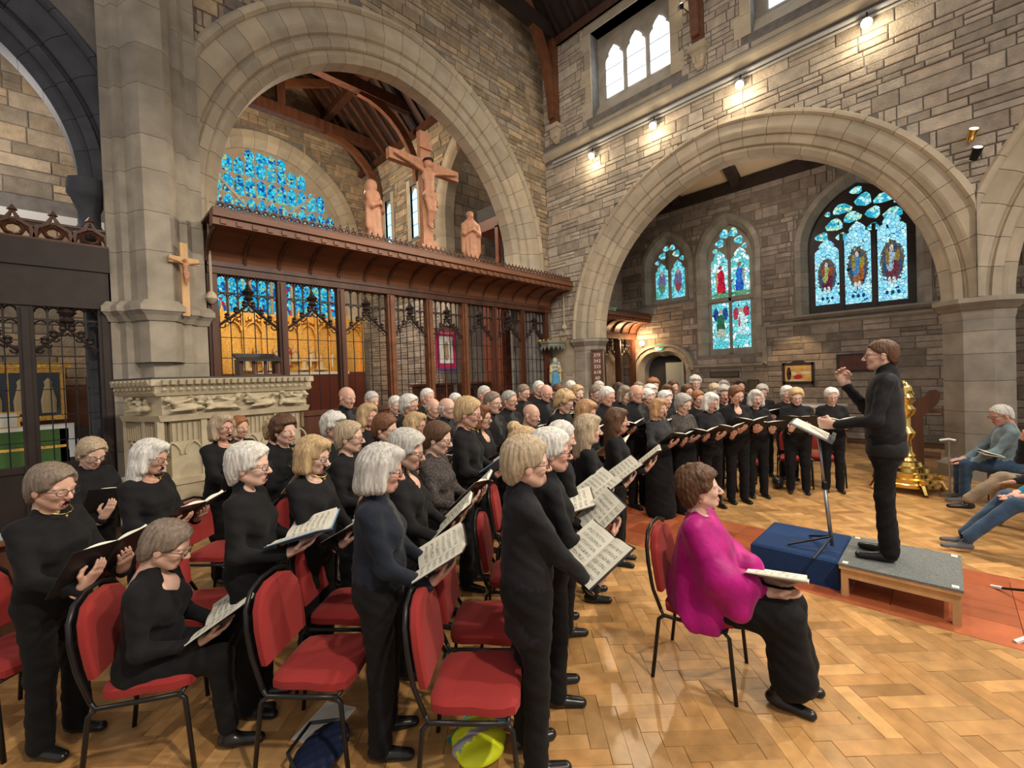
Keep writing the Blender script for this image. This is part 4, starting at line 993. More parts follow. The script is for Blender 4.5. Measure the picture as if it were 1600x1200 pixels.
# ================================================================ people
# photo column, photo row of the head top, distance, sex, hair, hair colour, glasses, folder, mouth, neck, remark
CHOIR=[
(80,733,2.5,'w','crop','greybrown',1,'black',1,'round',dict(fz=1.10,fy=.02,tilt=.95,note='with a thin necklace',near=1)),
(141,688,3.85,'w','crop','ash',1,'black',0,'round',dict(tilt=1.1,pitch=.4,near=1)),
(232,693,3.35,'w','long','white',1,'black',1,'scoop',dict(tilt=.6,note='in an open jacket and pendant',near=1)),
(392,703,2.75,'w','wave','white',1,'blue',1,'round',dict(tilt=.25,fz=1.08,collar=1,note='in a collared shirt',near=1)),
(349,652,4.6,'w','bob','ash',1,'black',1,'scoop',dict(tilt=1.1,note='in a jacket and pendant',near=1)),
(374,655,5.3,'w','crop','ginger',0,None,0,'round',{}),
(445,657,4.3,'w','curly','brown',0,'white',0,'round',dict(chest=1,note='with one hand laid on the chest',near=1)),
(430,661,5.1,'w','curly','blond',0,None,0,'round',{}),
(488,688,3.1,'w','bob','blond',1,'black',2,'scoop',dict(fz=1.02,tilt=.5,note='in a boat-neck top',near=1)),
(593,703,2.42,'w','bob','silver',1,'black',1,'shirt',dict(top='navy',fz=1.02,tilt=.5,note='in a navy cardigan',near=1)),
(635,680,3.05,'w','wave','silver',1,'black',2,'v',dict(tilt=.75,fz=1.06,collar=1,note='in a shirt and cardigan',near=1)),
(547,665,3.75,'w','crop','ash',1,'white',1,'round',dict(note='',near=1)),
(523,652,4.45,'w','curly','white',0,None,0,'round',{}),
(600,652,4.2,'w','crop','auburn',1,'black',2,'round',dict(collar=1)),
(575,636,5.3,'w','wavy','blond',0,None,0,'round',{}),
(541,607,6.2,'m','none','dbrown',0,'black',0,'shirt',dict(collar=1,note='in an open-collared shirt')),
(580,614,6.9,'m','short','silver',0,'black',0,'round',dict(collar=1)),
(640,622,6.0,'w','wave','white',1,'white',1,'round',{}),
(617,621,6.8,'m','short','white',0,'black',1,'round',{}),
(668,610,7.1,'m','short','white',0,'black',0,'round',{}),
(676,625,6.35,'m','bald','silver',0,'black',0,'round',{}),
(699,625,5.6,'m','bald','white',1,'black',1,'shirt',dict(top='navy',collar=1,note='in a dark blue shirt')),
(650,650,4.65,'w','long','blond',1,'white',1,'round',{}),
(683,665,3.65,'w','crop','brown',1,'black',1,'round',dict(top='lace',note='in a lace-sleeved top',near=1)),
(730,626,4.25,'w','crop','blond',1,'blue',1,'round',dict(tilt=.6,note='in a cardigan',near=1)),
(753,638,4.95,'w','bob','auburn',1,'brown',1,'v',{}),
(770,616,5.6,'m','short','greybrown',1,'black',1,'shirt',dict(collar=1)),
(796,614,6.2,'m','short','grey',1,'black',1,'shirt',dict(collar=1)),
(748,628,6.7,'m','short','brown',0,None,0,'round',{}),
(757,606,7.5,'m','short','silver',0,'black',0,'round',{}),
(817,603,7.7,'m','short','greybrown',1,'white',1,'shirt',dict(tilt=1.0)),
(793,618,7.1,'m','bald','silver',0,'black',0,'round',{}),
(712,617,7.3,'m','short','white',0,None,0,'round',{}),
(842,598,8.3,'m','short','white',1,'black',0,'round',{}),
(853,603,7.3,'m','bald','grey',1,'black',1,'shirt',dict(collar=1)),
(871,602,7.9,'m','short','brown',1,'black',1,'round',{}),
(879,614,5.9,'m','curly','blond',1,'white',0,'round',dict(collar=1,pitch=.4)),
(891,597,8.6,'m','short','white',1,'black',1,'round',{}),
(903,606,8.0,'w','wave','blond',0,'black',1,'round',{}),
(915,629,5.1,'w','long','strawberry',0,'white',0,'round',{}),
(829,634,5.25,'m','none','grey',0,'black',0,'round',dict(tilt=1.1)),
(920,654,3.95,'w','long','ash',0,'black',0,'round',dict(tilt=.6)),
(965,643,4.65,'w','wavy','brown',0,'black',1,'round',dict(tilt=.7)),
(875,662,3.4,'m','short','white',0,'black',1,'round',dict(collar=1,tilt=.6,note='in an open-necked shirt',near=1)),
(863,681,2.82,'w','wave','white',1,'black',1,'shirt',dict(tilt=.75,collar=1,note='in a buttoned shirt',near=1)),
(822,674,3.15,'w','bun','blond',0,'brown',0,'round',dict(tilt=.3,near=1)),
(823,692,2.28,'w','crop','ash',1,'black',2,'none',dict(top='soft',collar=1,tilt=.6,fz=1.0,fx=.40,hem=.66,note='in a polo-neck jumper',near=1)),
(930,604,7.4,'m','short','greybrown',1,'black',1,'shirt',{}),
(936,598,8.5,'m','short','silver',0,None,0,'round',{}),
(947,607,6.4,'m','short','white',1,'black',2,'shirt',dict(collar=1)),
(966,601,8.3,'w','long','dbrown',0,'white',0,'round',{}),
(976,606,7.4,'w','bob','greybrown',0,'black',1,'round',{}),
(995,604,6.6,'m','bald','grey',1,'black',1,'shirt',dict(collar=1,tilt=.4)),
(998,599,8.6,'m','short','greybrown',0,None,0,'round',{}),
(1011,611,6.9,'w','crop','white',1,'black',1,'round',{}),
(1017,605,7.6,'w','wave','white',1,None,1,'round',{}),
(1021,595,9.0,'w','curly','ginger',0,None,0,'round',{}),
(1030,627,6.1,'w','long','strawberry',0,'black',2,'round',dict(skirt=1,top='char',note='in a charcoal jacket and long skirt')),
(1040,615,7.05,'w','wave','white',0,None,0,'round',{}),
(1043,604,8.1,'w','bob','brown',0,'white',0,'round',{}),
(1052,597,9.2,'w','crop','brown',0,None,0,'round',{}),
(1067,620,6.22,'w','wave','grey',1,'black',1,'round',dict(skirt=1,top='lace',note='in a lace top and long skirt')),
(1074,604,8.3,'w','crop','brown',1,None,0,'round',{}),
(1087,591,9.3,'w','curly','silver',1,'black',0,'round',{}),
(1091,614,7.15,'w','crop','ginger',1,None,0,'round',{}),
(1110,617,6.4,'w','bob','white',1,'brown',1,'round',dict(top='soft')),
(1116,603,8.2,'w','wave','ash',1,'black',1,'round',{}),
(1132,607,7.3,'w','curly','grey',1,None,1,'round',{}),
(1131,597,9.4,'w','bob','grey',0,None,0,'round',{}),
(1150,606,6.6,'w','crop','auburn',1,'black',2,'v',dict(tilt=.6,note='in a V-neck blouse')),
(1156,595,9.0,'w','bob','dbrown',0,None,0,'round',{}),
(1181,613,6.85,'w','bob','silver',1,'black',1,'round',dict(tilt=.6)),
(1191,604,8.2,'w','wave','grey',1,'black',0,'round',{}),
(1244,610,6.98,'w','wave','blond',1,'black',0,'none',dict(w=1.12,tilt=1.0,collar=1,note='in a thick roll-neck jumper')),
(1230,607,7.9,'w','wave','white',0,None,0,'round',{}),
(1299,609,6.98,'w','crop','white',1,'black',0,'round',dict(note='standing last on the right')),
]
COND=(5.07,.42)
ORD=['first','second','third','fourth','fifth','sixth','seventh','eighth','ninth','tenth','eleventh','twelfth','thirteenth','fourteenth','fifteenth','sixteenth','seventeenth','eighteenth','nineteenth','twentieth']
ROWS=[(2.6,'nearest row'),(3.5,'second row'),(4.5,'third row'),(5.5,'fourth row'),(6.55,'fifth row'),(7.35,'sixth row'),(8.15,'seventh row'),(99,'back row')]
def row_of(d): return next(n for lim,n in ROWS if d<=lim)
TOPS={'navy':NAVY,'soft':BLK2,'char':CHAR,'lace':LACE,'black':BLK}
def finish_person(root,V,Q,L,Rh,mats,hair,hcol,glasses,name='body',near=True,shoes=None,shoe='black'):
    b=link(name,quads_mesh('body',V,Q,L,mats),root)
    if hair!='none':
        h=link('hair',hair_mesh(hair,.007 if near else .0105),root); h.matrix_local=Matrix(Rh.tolist())
        h.material_slots[0].link='OBJECT'; h.material_slots[0].material=HAIRM[hcol]
    if glasses: g=link('glasses',glasses_mesh(),root); g.matrix_local=Matrix(Rh.tolist())
    for p in shoes or ():
        s=link('shoe',shoe_mesh(shoe),root,loc=p[:3],rot=(0,p[4] if len(p)>4 else 0,p[3]),scale=(.92,.84,.78))
    return b
_BC={}
POS=[place(c[0],c[1],c[2]) for c in CHOIR]; DD=[c[2] for c in CHOIR]
for it in range(60):
    for a in range(len(CHOIR)):
        for b in range(a):
            v=POS[a]-POS[b]; r=math.hypot(v[0],v[1])
            if r<.43:
                s_=(.43-r)*.25*(1 if DD[a]>DD[b] else -1); w_=1. if CHOIR[a][2]>3 and CHOIR[b][2]>3 else .4
                DD[a]+=s_*w_; DD[b]-=s_*w_
                for q in (a,b): POS[q]=place(CHOIR[q][0],CHOIR[q][1],DD[q])
chairs=[]
byrow={}
for c in CHOIR: byrow.setdefault(row_of(c[2]),[]).append(c[0])
FN=0
for i,(px,py,d,sex,hair,hcol,gl,fol,mouth,neck,ex) in enumerate(CHOIR):
    rr=random.Random(i*7+1)
    p=POS[i]; h=p[2]; x,y=p[0],p[1]
    fx_,fy_=COND[0]-x,COND[1]-y; yaw=math.atan2(fy_,fx_)+rr.uniform(-.1,.1)-(.24 if x<2.6 else .1 if x<4.5 else 0)
    x-=math.cos(yaw)*.03; y-=math.sin(yaw)*.03
    near=bool(ex.get('near')); s=h/1.655
    tilt=ex.get('tilt',rr.choice((.45,.6,.75))); fz=ex.get('fz',1.10 if near else 1.14); fx=ex.get('fx',.36)
    t=np.array((math.cos(tilt),0,math.sin(tilt))); n=np.array((-math.sin(tilt),0,math.cos(tilt))); F=np.array((fx,0,fz))
    o=dict(near=near,sex=sex,mouth=mouth,neck=neck,w=ex.get('w',(1.06 if sex=='m' else 1.0)+ (rr.uniform(-.04,.1) if near else 0)),collar=ex.get('collar'),skirt=ex.get('skirt'),hem=ex.get('hem',.80))
    if fol or near or True:
        wl=F-t*.115+np.array((0,.125,0))-n*.035; wr=F-t*.115-np.array((0,.125,0))-n*.035
        o.update(wrL=wl,wrR=wr,hxL=t+np.array((0,-.35,0)),hxR=t+np.array((0,.35,0)),hnL=n,hnR=n)
    if not fol: o.update(wrL=(.26,.10,1.06),wrR=(.26,-.10,1.06),hxL=(.6,-.6,.3),hxR=(.6,.6,.3),hnL=(-.3,0,1),hnR=(-.3,0,1))
    if ex.get('chest'): o.update(wrR=(.20,-.08,1.24),hxR=(.1,.9,.35),hnR=(-1,0,0),poseR='flat')
    pit=ex.get('pitch',.22 if fol and rr.random()<.6 else .06)
    o['head']=(rr.uniform(-.12,.12),pit,rr.uniform(-.05,.05))
    if near: V,Q,L,Rh=make_person(o)
    else:
        key=(sex,round(tilt,1) if fol else 0,bool(fol),neck,mouth,bool(o['collar']),bool(o['skirt']),round(pit,1),o['w']>1.1)
        if key not in _BC: o['head']=(rr.uniform(-.1,.1),pit,0); _BC[key]=make_person(o)
        V,Q,L,Rh=_BC[key]
    top=TOPS[ex.get('top','black')]; mats=[SKINS[i%5],top,TROU,EYEM,PUPM,LIPM,MOUTHM,CHAR]
    rn=row_of(d); k=sorted(byrow[rn]).index(px)
    note=ex.get('note') or ('with glasses' if gl else '')
    doing={'black':'singing from a black folder','blue':'singing from a blue-backed score','brown':'singing from a brown folder','white':'holding pale sheet music',None:'hands empty' }[fol]
    who='%s from the left in the %s'%(ORD[k],rn)
    lab='singer in black %s, %s, %s'%(note,doing,who)
    lab=lab.replace('black , ','black, ')
    if len(lab.split())>16: lab='singer in black %s, %s'%(note,who)
    if len(lab.split())>16: lab='singer in black, '+who
    root=empty('person',(x,y,0),yaw,lab,'person','choir singers'); root.scale=(s,s,s)
    near_feet=px>560 or near
    wq=o['w']; shoes=[(.0,.095*wq,0,.1),(.0,-.095*wq,0,-.1)]
    finish_person(root,V,Q,L,Rh,mats,hair,hcol,gl,near=near,shoes=shoes)
    if near and neck in('scoop','round') and sex=='w' and i%2==0:
        mb=MB(); mb.tube([(.045+.05*math.cos(a)+.02*(math.cos(a)>.5),.072*math.sin(a),1.435-.045*max(0,math.cos(a))) for a in [2*math.pi*j/16 for j in range(16)]],.003,5,loop=True); mb.lathe([(0,-.012),(.010,0),(0,.012)],8,(.118,0,1.375)); mb.build('necklace',BRASS,root,smooth=2)
    if fol:
        Ml=Matrix(((t[0],0,n[0],F[0]),(0,1,0,0),(t[2],0,n[2],F[2]),(0,0,0,1)))
        Mw=Matrix.Translation((x,y,0))@Matrix.Rotation(yaw,4,'Z')@Matrix.Scale(s,4)@Ml
        FN+=1
        kd={'black':'black music folder','blue':'blue-backed score','brown':'brown folder','white':'pale sheet music booklet'}[fol]
        folder_at(Mw,fol,'open %s held by singer %s'%(kd,who),open_a=rr.choice((.12,.2,.28)),curl=int(near))
    if px>1020 and d<7.2: chairs.append((x-math.cos(yaw)*.5,y-math.sin(yaw)*.5,yaw,'behind the singer '+who))
# ---------------------------------------------------------------- chairs
def make_chair():
    t=empty('red_chair')
    s=MB(); R=[]
    for z,g in ((.435,.03),(.445,.0),(.485,.0),(.505,.02),(.51,.06)):
        R.append([(.02+(.215-g)*c*(1.02),(.215-g)*q*(1-.06*(c<0)),z) for c,q in [(max(-1,min(1,1.28*math.cos(a))),max(-1,min(1,1.28*math.sin(a)))) for a in [2*math.pi*i/24 for i in range(24)]]])
    s.rings(R).build('seat',RED,t,smooth=True)
    b=MB(); R=[]
    prof=[(-.19,.56),(-.20,.62),(-.205,.75),(-.19,.85),(-.14,.92),(-.06,.95),(.06,.95),(.14,.92),(.19,.85),(.205,.75),(.20,.62),(.19,.56)]
    def bx(z): return -.215-.12*(z-.5)
    for off,g in ((-.022,.012),(-.014,0),(.014,0),(.026,.016)):
        cx=0; cz=.75; R.append([(bx(z)+off+.02*(y*y)*20*0.3,y*(1-g*4),cz+(z-cz)*(1-g*3)) for y,z in prof])
    b.rings(R).build('backrest',RED,t,smooth=True)
    hoop=[(-.20,.235,.47)]+[(bx(z)-.03,y*1.13,z+.02) for y,z in reversed(prof)]+[(-.20,-.235,.47)]
    MB().tube(hoop,.0125,7).build('back_frame',FRAME,t,smooth=2)
    for sy in (-1,1):
        MB().tube([(.17,sy*.225,.43),(.205,sy*.23,.40),(.235,sy*.235,.0)],.0125,7).build('leg',FRAME,t,smooth=2)
        MB().tube([(-.18,sy*.225,.43),(-.215,sy*.232,.40),(-.265,sy*.24,.0)],.0125,7).build('leg',FRAME,t,smooth=2)
        MB().tube([(-.20,sy*.235,.47),(-.185,sy*.228,.43),(.0,sy*.225,.425),(.19,sy*.225,.425)],.0125,7).build('seat_rail',FRAME,t,smooth=2)
    MB().tube([(.185,-.225,.425),(.185,.225,.425)],.011,6).build('cross_rail',FRAME,t,smooth=2)
    return t
CH0=make_chair(); used=[False]
def put_chair(x,y,yaw,label,group='red choir chairs'):
    c=CH0 if not used[0] else copy_tree(CH0); used[0]=True
    c.location=(x,y,0); c.rotation_euler=(0,0,yaw); tag(c,label,'chair',group); return c
for x,y,l in ((.93,2.52,'on the left side nearest the photo bottom edge'),(1.40,1.75,'behind the singer in the polo-neck jumper'),(1.80,2.12,'second behind the singer in the polo-neck jumper'),(1.30,3.0,'behind the navy cardigan, second chair back'),(2.42,2.45,'beside the lace-sleeved singer'),(-.34,4.05,'cut by the left edge of the photo'),(.56,3.82,'behind the seated singer at the left front'),(.92,4.95,'in front of the stone pulpit'),(1.56,4.3,'below the boat-neck top, half hidden by singers'),(3.1,3.05,'deep among the singers left of the soloist')): put_chair(x,y,-.84,'red chair '+l)
for x,y,yaw,l in chairs:
  if min(math.hypot(x-q[0],y-q[1]) for q in POS)>.36: put_chair(x,y,yaw,'red chair '+l)
# ================================================================ screens of oak
def text_mesh(s,size,material,name='lettering',ext=.002):
    cu=bpy.data.curves.new('t','FONT'); cu.body=s; cu.size=size; cu.extrude=ext; cu.align_x='CENTER'; cu.align_y='CENTER'
    ob=bpy.data.objects.new('t',cu); COL.objects.link(ob); me=bpy.data.meshes.new_from_object(ob); bpy.data.objects.remove(ob); me.materials.append(material); me.name=name; return me
_cr=None
def cresting_mesh(w,h):
    mb=MB(); mb.tube([(-w/2,0,0),(-w*.42,0,h*.45),(-w*.15,0,h*.62),(0,0,h*.95),(w*.15,0,h*.62),(w*.42,0,h*.45),(w/2,0,0)],h*.09,5)
    mb.tube([(w*.25*math.cos(a),0,h*.32+h*.2*math.sin(a)) for a in [2*math.pi*i/8 for i in range(8)]],h*.07,4,loop=True); mb.lathe([(0,0),(h*.14,h*.1),(0,h*.3)],6,(0,0,h*.85))
    mb.box(-w/2,w/2,-h*.12,h*.12,-h*.06,h*.08); mb.box(-w/2,w/2,-h*.06,h*.06,h*.62,h*.70); mb.tube([(-w*.5,0,h*.1),(-w*.2,0,h*.6)],h*.06,4); mb.tube([(w*.5,0,h*.1),(w*.2,0,h*.6)],h*.06,4); return mb.build('cresting_piece',OAK,link_it=False)
def oak_screen(label,posts,Y,zb,zo,ztip,zdado,cove=None,wood=OAK,beam=.2,nb=7,crest=.12,light=(),x0=None,x1=None,grid=True,cat='screen'):
    e=empty('wooden_screen',((posts[0]+posts[-1])/2,Y,0)); ox=e.location.x; tag(e,label,cat)
    X=lambda x:x-ox
    for i,x in enumerate(posts):
        w=.075 if i not in light else .085
        mb=MB(); mb.box(X(x)-w,X(x)+w,-.09,.07,0,zb); mb.box(X(x)-w*.45,X(x)+w*.45,-.13,-.09,.1,zb-.03); mb.build('post',OAKM if i in light else wood,e)
    xa=x0 if x0 is not None else posts[0]-.1; xb=x1 if x1 is not None else posts[-1]+.1
    mb=MB(); mb.box(X(xa),X(xb),-.12,.08,zb,zb+beam); mb.box(X(xa),X(xb),-.15,-.12,zb+beam*.6,zb+beam); mb.build('head_beam',wood,e)
    for a,b in zip(posts,posts[1:]):
        a+=.075; b-=.075; m=(a+b)/2; hw=(b-a)/2
        def og(u):     # ogee arch line over the bay
            t=abs(u-m)/hw; return zo+(ztip-zo)*( (1-t)**1.5*.62+.38*(1-t*t)**.8*(1-t*.3) if t<1 else 0)
        n=14; mb=MB(); mb.tube([(X(lerp(a,b,i/n)),-.02,og(lerp(a,b,i/n))) for i in range(n+1)],.026,6); og_=mb.build('ogee_rib',OAKB,e)
        for i in (2,4,6,8,10,12):
            u=lerp(a,b,i/n); MB().lathe([(0,-.05),(.045,-.02),(.03,.02),(.05,.04),(0,.08)],6,(X(u),-.03,og(u)+.05)).build('crocket',OAKB,og_)
        f=MB(); f.lathe([(.02,0),(.03,.06),(.09,.1),(.04,.16),(.11,.22),(.05,.28),(.02,.36)],7,(X(m),-.03,ztip)); f.build('finial',OAKB,og_)
        for i in range(nb):
            u=lerp(a,b,i/(nb-1)) ; 
            if 0<i<nb-1: MB().box(X(u)-.012,X(u)+.012,-.015,.015,og(u),zb).build('mullion',OAKB,e)
        zt=(ztip+.35*(zb-ztip)); MB().box(X(a),X(b),-.014,.014,zt,zt+.025).build('transom',OAKB,e)
        mb=MB(); st=(b-a)/(nb-1)
        for zz,rr in ((zb-st*.62,1),(zt-st*.55,.9)):
            for i in range(nb-1):
                u=a+(i+.5)*st
                if og(u)<zz-.02: mb.tube([(X(u-st*.5),0,zz),(X(u-st*.36),0,zz+st*.38*rr),(X(u),0,zz+st*.62*rr),(X(u+st*.36),0,zz+st*.38*rr),(X(u+st*.5),0,zz)],.011,4)
        mb.build('arcading',OAKB,e)
        mb=MB()
        for i in range(8):
            u=lerp(a,b,(i+.5)/8); r=hw/8*.95; z=og(u)-.02
            mb.tube([(X(u+r*math.cos(t)),-.01,z-r*1.1*math.sin(t)) for t in [math.pi*k/5 for k in range(6)]],.012,4)
        mb.build('cusping',OAKB,og_)
        if grid:
            for i in range(1,5):
                u=lerp(a,b,i/5); MB().box(X(u)-.007,X(u)+.007,.0,.014,zdado,og(u)-.02).build('iron_bar',IRON,e)
            z=zdado+.32
            while z<zo-.05: MB().box(X(a),X(b),.0,.012,z-.006,z+.006).build('iron_bar',IRON,e); z+=.36
        MB().box(X(a),X(b),-.05,.05,zdado-.09,zdado).build('dado_rail',wood,e)
        MB().box(X(a),X(b),-.02,.02,.0,zdado-.09).build('dado_panel',wood,e)
    if cove:
        out,up=cove; zc=zb+beam; nr=int(round((xb-xa)/.55)); st=(xb-xa)/nr
        def cv(t): a=t*math.pi/2; return (-.12-out*(1-math.cos(a)),zc+up*math.sin(a))
        def cv(t): a=t*math.pi/2; return (-.12-out*math.sin(a)*1.0,zc+up*(1-math.cos(a))*1.0) if 0 else (-.12-out*(1-math.cos(a)),zc+up*math.sin(a))
        for i in range(nr):
            u0=xa+i*st; R=[]
            for k in range(9):
                y,z=cv(k/8); R.append([(X(u0+.02),y,z),(X(u0+st-.02),y,z)])
            mb=MB(); mb.rings(R,closed=False,caps=False); mb.build('cove_panel',OAKM,e,smooth=2)
        for i in range(nr+1):
            u=xa+i*st; mb=MB(); mb.tube([(X(u),cv(k/8)[0]-.015,cv(k/8)[1]-.015) for k in range(9)],.03,6); mb.build('cove_rib',OAK,e)
        yo,zo2=cv(1); mb=MB(); mb.box(X(xa-.05),X(xb+.05),yo-.1,yo+.12,zo2-.02,zo2+.1); mb.box(X(xa-.05),X(xb+.05),yo-.15,yo+.1,zo2+.1,zo2+.2); mb.build('cornice',OAKM,e)
        MB().box(X(xa-.05),X(xb+.05),yo-.14,.4,zo2+.2,zo2+.24).build('loft_floor',OAK,e)
        nd=int((xb-xa)/.22)
        for i in range(nd): MB().box(X(xa+.05+i*(xb-xa-.1)/nd),X(xa+.13+i*(xb-xa-.1)/nd),yo-.125,yo-.1,zo2+.0,zo2+.07).build('carved_boss',OAKM,e)
        yc,zc2=yo-.1,zo2+.24
    else: yc,zc2=-.08,zb+beam
    if crest:
        n=int((xb-xa)/(crest*1.05)); st=(xb-xa)/n; me=cresting_mesh(st,crest*1.15)
        for i in range(n): link('cresting_piece',me,e,loc=(X(xa+(i+.5)*st),yc,zc2))
    return e
oak_screen('long carved oak rood screen with coved canopy across the chancel arch',[1.7,2.8,3.93,5.07,6.1,7.19,8.24,9.37,10.45],8.9,3.98,3.10,3.50,1.5,cove=(.72,.40),light=(3,4,5),x0=1.63,x1=10.6,crest=.12)
oak_screen('dark oak screen with pierced cresting left of the big stone pier',[-2.05,-1.25,-.45,.34],8.9,3.24,2.62,2.95,1.05,wood=OAKB,beam=.9,crest=.34,x0=-2.2,x1=.42,nb=6)
oak_screen('small oak screen with coved canopy in the aisle beside the doorway',[11.75,12.75,13.75,14.75],8.35,3.25,2.55,2.9,1.5,cove=(.45,.38),x0=11.7,x1=14.9,crest=.08,grid=False)
# ---------------------------------------------------------------- rood figures
LIMEM=[LIME]
def sdf_obj(name,f,mats,parent=None,loc=None,rot=None):
    V,Q,l=f.mesh(); return link(name,quads_mesh(name,V,Q,l[Q[:,0]] if len(mats)>1 else None,mats),parent,loc,rot)
def corpus(parent,s,loc,res=.02,material=LIME,y=-.1):
    f=Fld((-.95,-.22,-1.4),(.95,.22,.55),res)
    f.ell((0,0,.28),(.1,.11,.13),.03); f.ell((0,-.03,.24),(.07,.09,.1),.03); f.cone((0,0,.2),(0,0,.05),.06,.07,.03)
    f.ell((0,0,-.08),(.17,.1,.22),.05); f.ell((0,0,-.32),(.14,.1,.16),.05); f.ell((0,-.01,-.5),(.17,.12,.13),.04)
    for k in range(3): f.cone((-.15,-.07,-.44-.05*k),(.15,-.08,-.47-.06*k),.03,.03,.02)
    f.cone((.13,-.09,-.48),(.2,-.05,-.75),.05,.03,.03)
    for s_ in (-1,1):
        f.cone((s_*.12,0,.06),(s_*.45,.0,.16),.06,.048,.04); f.cone((s_*.45,0,.16),(s_*.82,.02,.25),.046,.034,.03); f.cone((s_*.82,.02,.25),(s_*.9,.02,.27),.035,.03,.02)
        f.cone((s_*.08,-.02,-.55),(s_*.06,-.09,-.88),.085,.062,.03); f.cone((s_*.06,-.09,-.88),(s_*.025,0,-1.2),.06,.042,.03); f.cone((s_*.025,-.0,-1.2),(s_*.02,-.07,-1.3),.04,.03,.02)
    o=sdf_obj('carved_figure',f,[material],parent,loc); o.scale=(s,s,s); return o
ZL=4.84
c=empty('rood_crucifix',(5.78,8.35,ZL),label='tall carved wooden crucifix standing on the screen under the chancel arch',cat='crucifix')
MB().box(-.13,.13,-.07,.07,.15,2.80).build('upright',LIME,c); MB().box(-.92,.92,-.075,.065,1.93,2.16).build('cross_beam',LIME,c)
for z0,z1,w in ((0,.1,.36),(.1,.22,.27),(.22,.34,.2)): MB().box(-w,w,-.16,.16,z0,z1).build('base_step',LIME,c)
MB().box(-.16,.16,-.11,-.07,2.40,2.54).build('title_board',LIME,c)
corpus(c,.92,(0,-.15,1.80))
mb=MB(); mb.tube([(.1*math.cos(a),.11*math.sin(a),0) for a in [2*math.pi*i/12 for i in range(12)]],.022,5,loop=True); mb.build('thorn_crown',OAKB,c,loc=(0,-.17,2.12))
def robed(name,loc,h,label,mats=None,turn=0.,cat='statue',hood=True,labels=(0,0,0,0),group=None,child=False,res=.02):
    e=empty(name,loc,turn,label,cat,group); f=Fld((-.3,-.3,-.02),(.3,.3,1.32),res); a,b,hd,ch=labels
    f.cone((0,0,.05),(0,0,.55),.20,.16,.05,a,sy=.85); f.cone((0,0,.55),(0,0,.95),.16,.15,.05,a,sy=.9); f.ell((0,0,.93),(.19,.14,.13),.04,b)
    for s in (-1,1): f.cone((s*.17,-.02,.92),(s*.18,-.09,.7),.065,.06,.03,b); f.cone((s*.18,-.09,.7),(s*.03,-.17,.78),.055,.04,.03,b); f.cone((s*.19,-.03,.72),(s*.17,0,.3),.05,.07,.05,b)
    f.ell((0,-.18,.8),(.045,.035,.06),.01,hd); f.ell((0,-.03,1.14),(.075,.085,.105),.02,hd); f.cone((0,0,1.0),(0,-.01,1.1),.06,.06,.03,hd); f.ell((0,-.115,1.13),(.014,.02,.02),.012,hd)
    if hood: f.ell((0,.015,1.16),(.105,.105,.12),.02,b); f.ell((0,-.09,1.12),(.062,.07,.085),.01,-1,'cut'); f.ell((0,-.03,1.13),(.068,.078,.1),.01,hd); f.cone((0,.05,1.1),(0,.06,.8),.1,.13,.05,b)
    else: f.ell((0,.0,1.19),(.088,.098,.085),.01,b)
    if child: f.ell((.13,-.17,.88),(.07,.07,.12),.02,ch); f.ell((.14,-.19,1.03),(.05,.055,.06),.01,hd)
    f.ell((0,0,.03),(.21,.18,.05),.02,a)
    X,Y,Z=f.ax[0][:,None,None],f.ax[1][None,:,None],f.ax[2][None,None,:]
    f.d=f.d+.010*np.sin(np.arctan2(Y,X)*11+Z*2.5)*np.clip((1.0-Z)/.6,0,1)
    o=sdf_obj('carved_figure',f,mats or LIMEM,e); o.scale=[h/1.26]*3
    MB().lathe([(.24,0),(.24,.05),(.2,.09)],8,(0,0,-.02)).build('plinth',(mats or LIMEM)[0],e); return e
robed('rood_statue',(4.47,8.35,ZL+.03),1.32,'carved wooden robed figure left of the tall crucifix',turn=.5)
robed('rood_statue',(7.08,8.35,ZL+.03),1.30,'carved wooden robed figure right of the tall crucifix',turn=-.35,hood=False)
c=empty('wall_crucifix',(1.27,8.20,3.15),label='small pale wooden crucifix hanging on the stone pier',cat='crucifix')
MB().box(-.05,.05,.08,.12,0,1.12).build('upright',LIGHTW,c); MB().box(-.2,.2,.075,.115,.80,.90).build('cross_beam',LIGHTW,c); corpus(c,.24,(0,.045,.78),.035,LIME)
c.rotation_euler=(0,0,.25)
# ---------------------------------------------------------------- statue of mother and child with canopy
BLU=mat('painted_blue',(.10,.33,.52),.5); CRM=mat('painted_cream',(.62,.52,.28),.5); FL=mat('painted_flesh',(.62,.50,.42),.5)
robed('painted_statue',(10.42,8.52,1.62),.95,'painted statue of a blue-robed mother and child under a small canopy',[BLU,CRM,FL,CRM],turn=-.85,labels=(0,1,2,1),child=True)
c=empty('statue_canopy',(10.42,8.6,2.78),label='grey and gilt canopy projecting over the painted statue',cat='canopy')
GRN=mat('canopy_grey_green',(.20,.22,.19),.5)
MB().lathe([(.34,.0),(.38,.04),(.38,.1),(.42,.14),(.42,.2)],8,a0=math.pi/8,c=(0,0,.1)).build('canopy_cornice',GRN,c)
for i in range(16):
    a=2*math.pi*i/16; MB().lathe([(0,-.13),(.03,-.06),(.05,0)],4,(.36*math.cos(a),.36*math.sin(a),.13)).build('pendant',GRN,c); MB().lathe([(.03,0),(.035,.04),(0,.07)],6,(.4*math.cos(a),.4*math.sin(a),.3)).build('leaf_crest',GOLD,c)
c=empty('statue_bracket',(10.42,8.55,1.3),label='stone bracket under the painted statue by the rood screen',cat='bracket'); MB().lathe([(.06,0),(.16,.14),(.22,.2),(.26,.22),(.26,.3)],8).build('bracket_block',ASH,c)
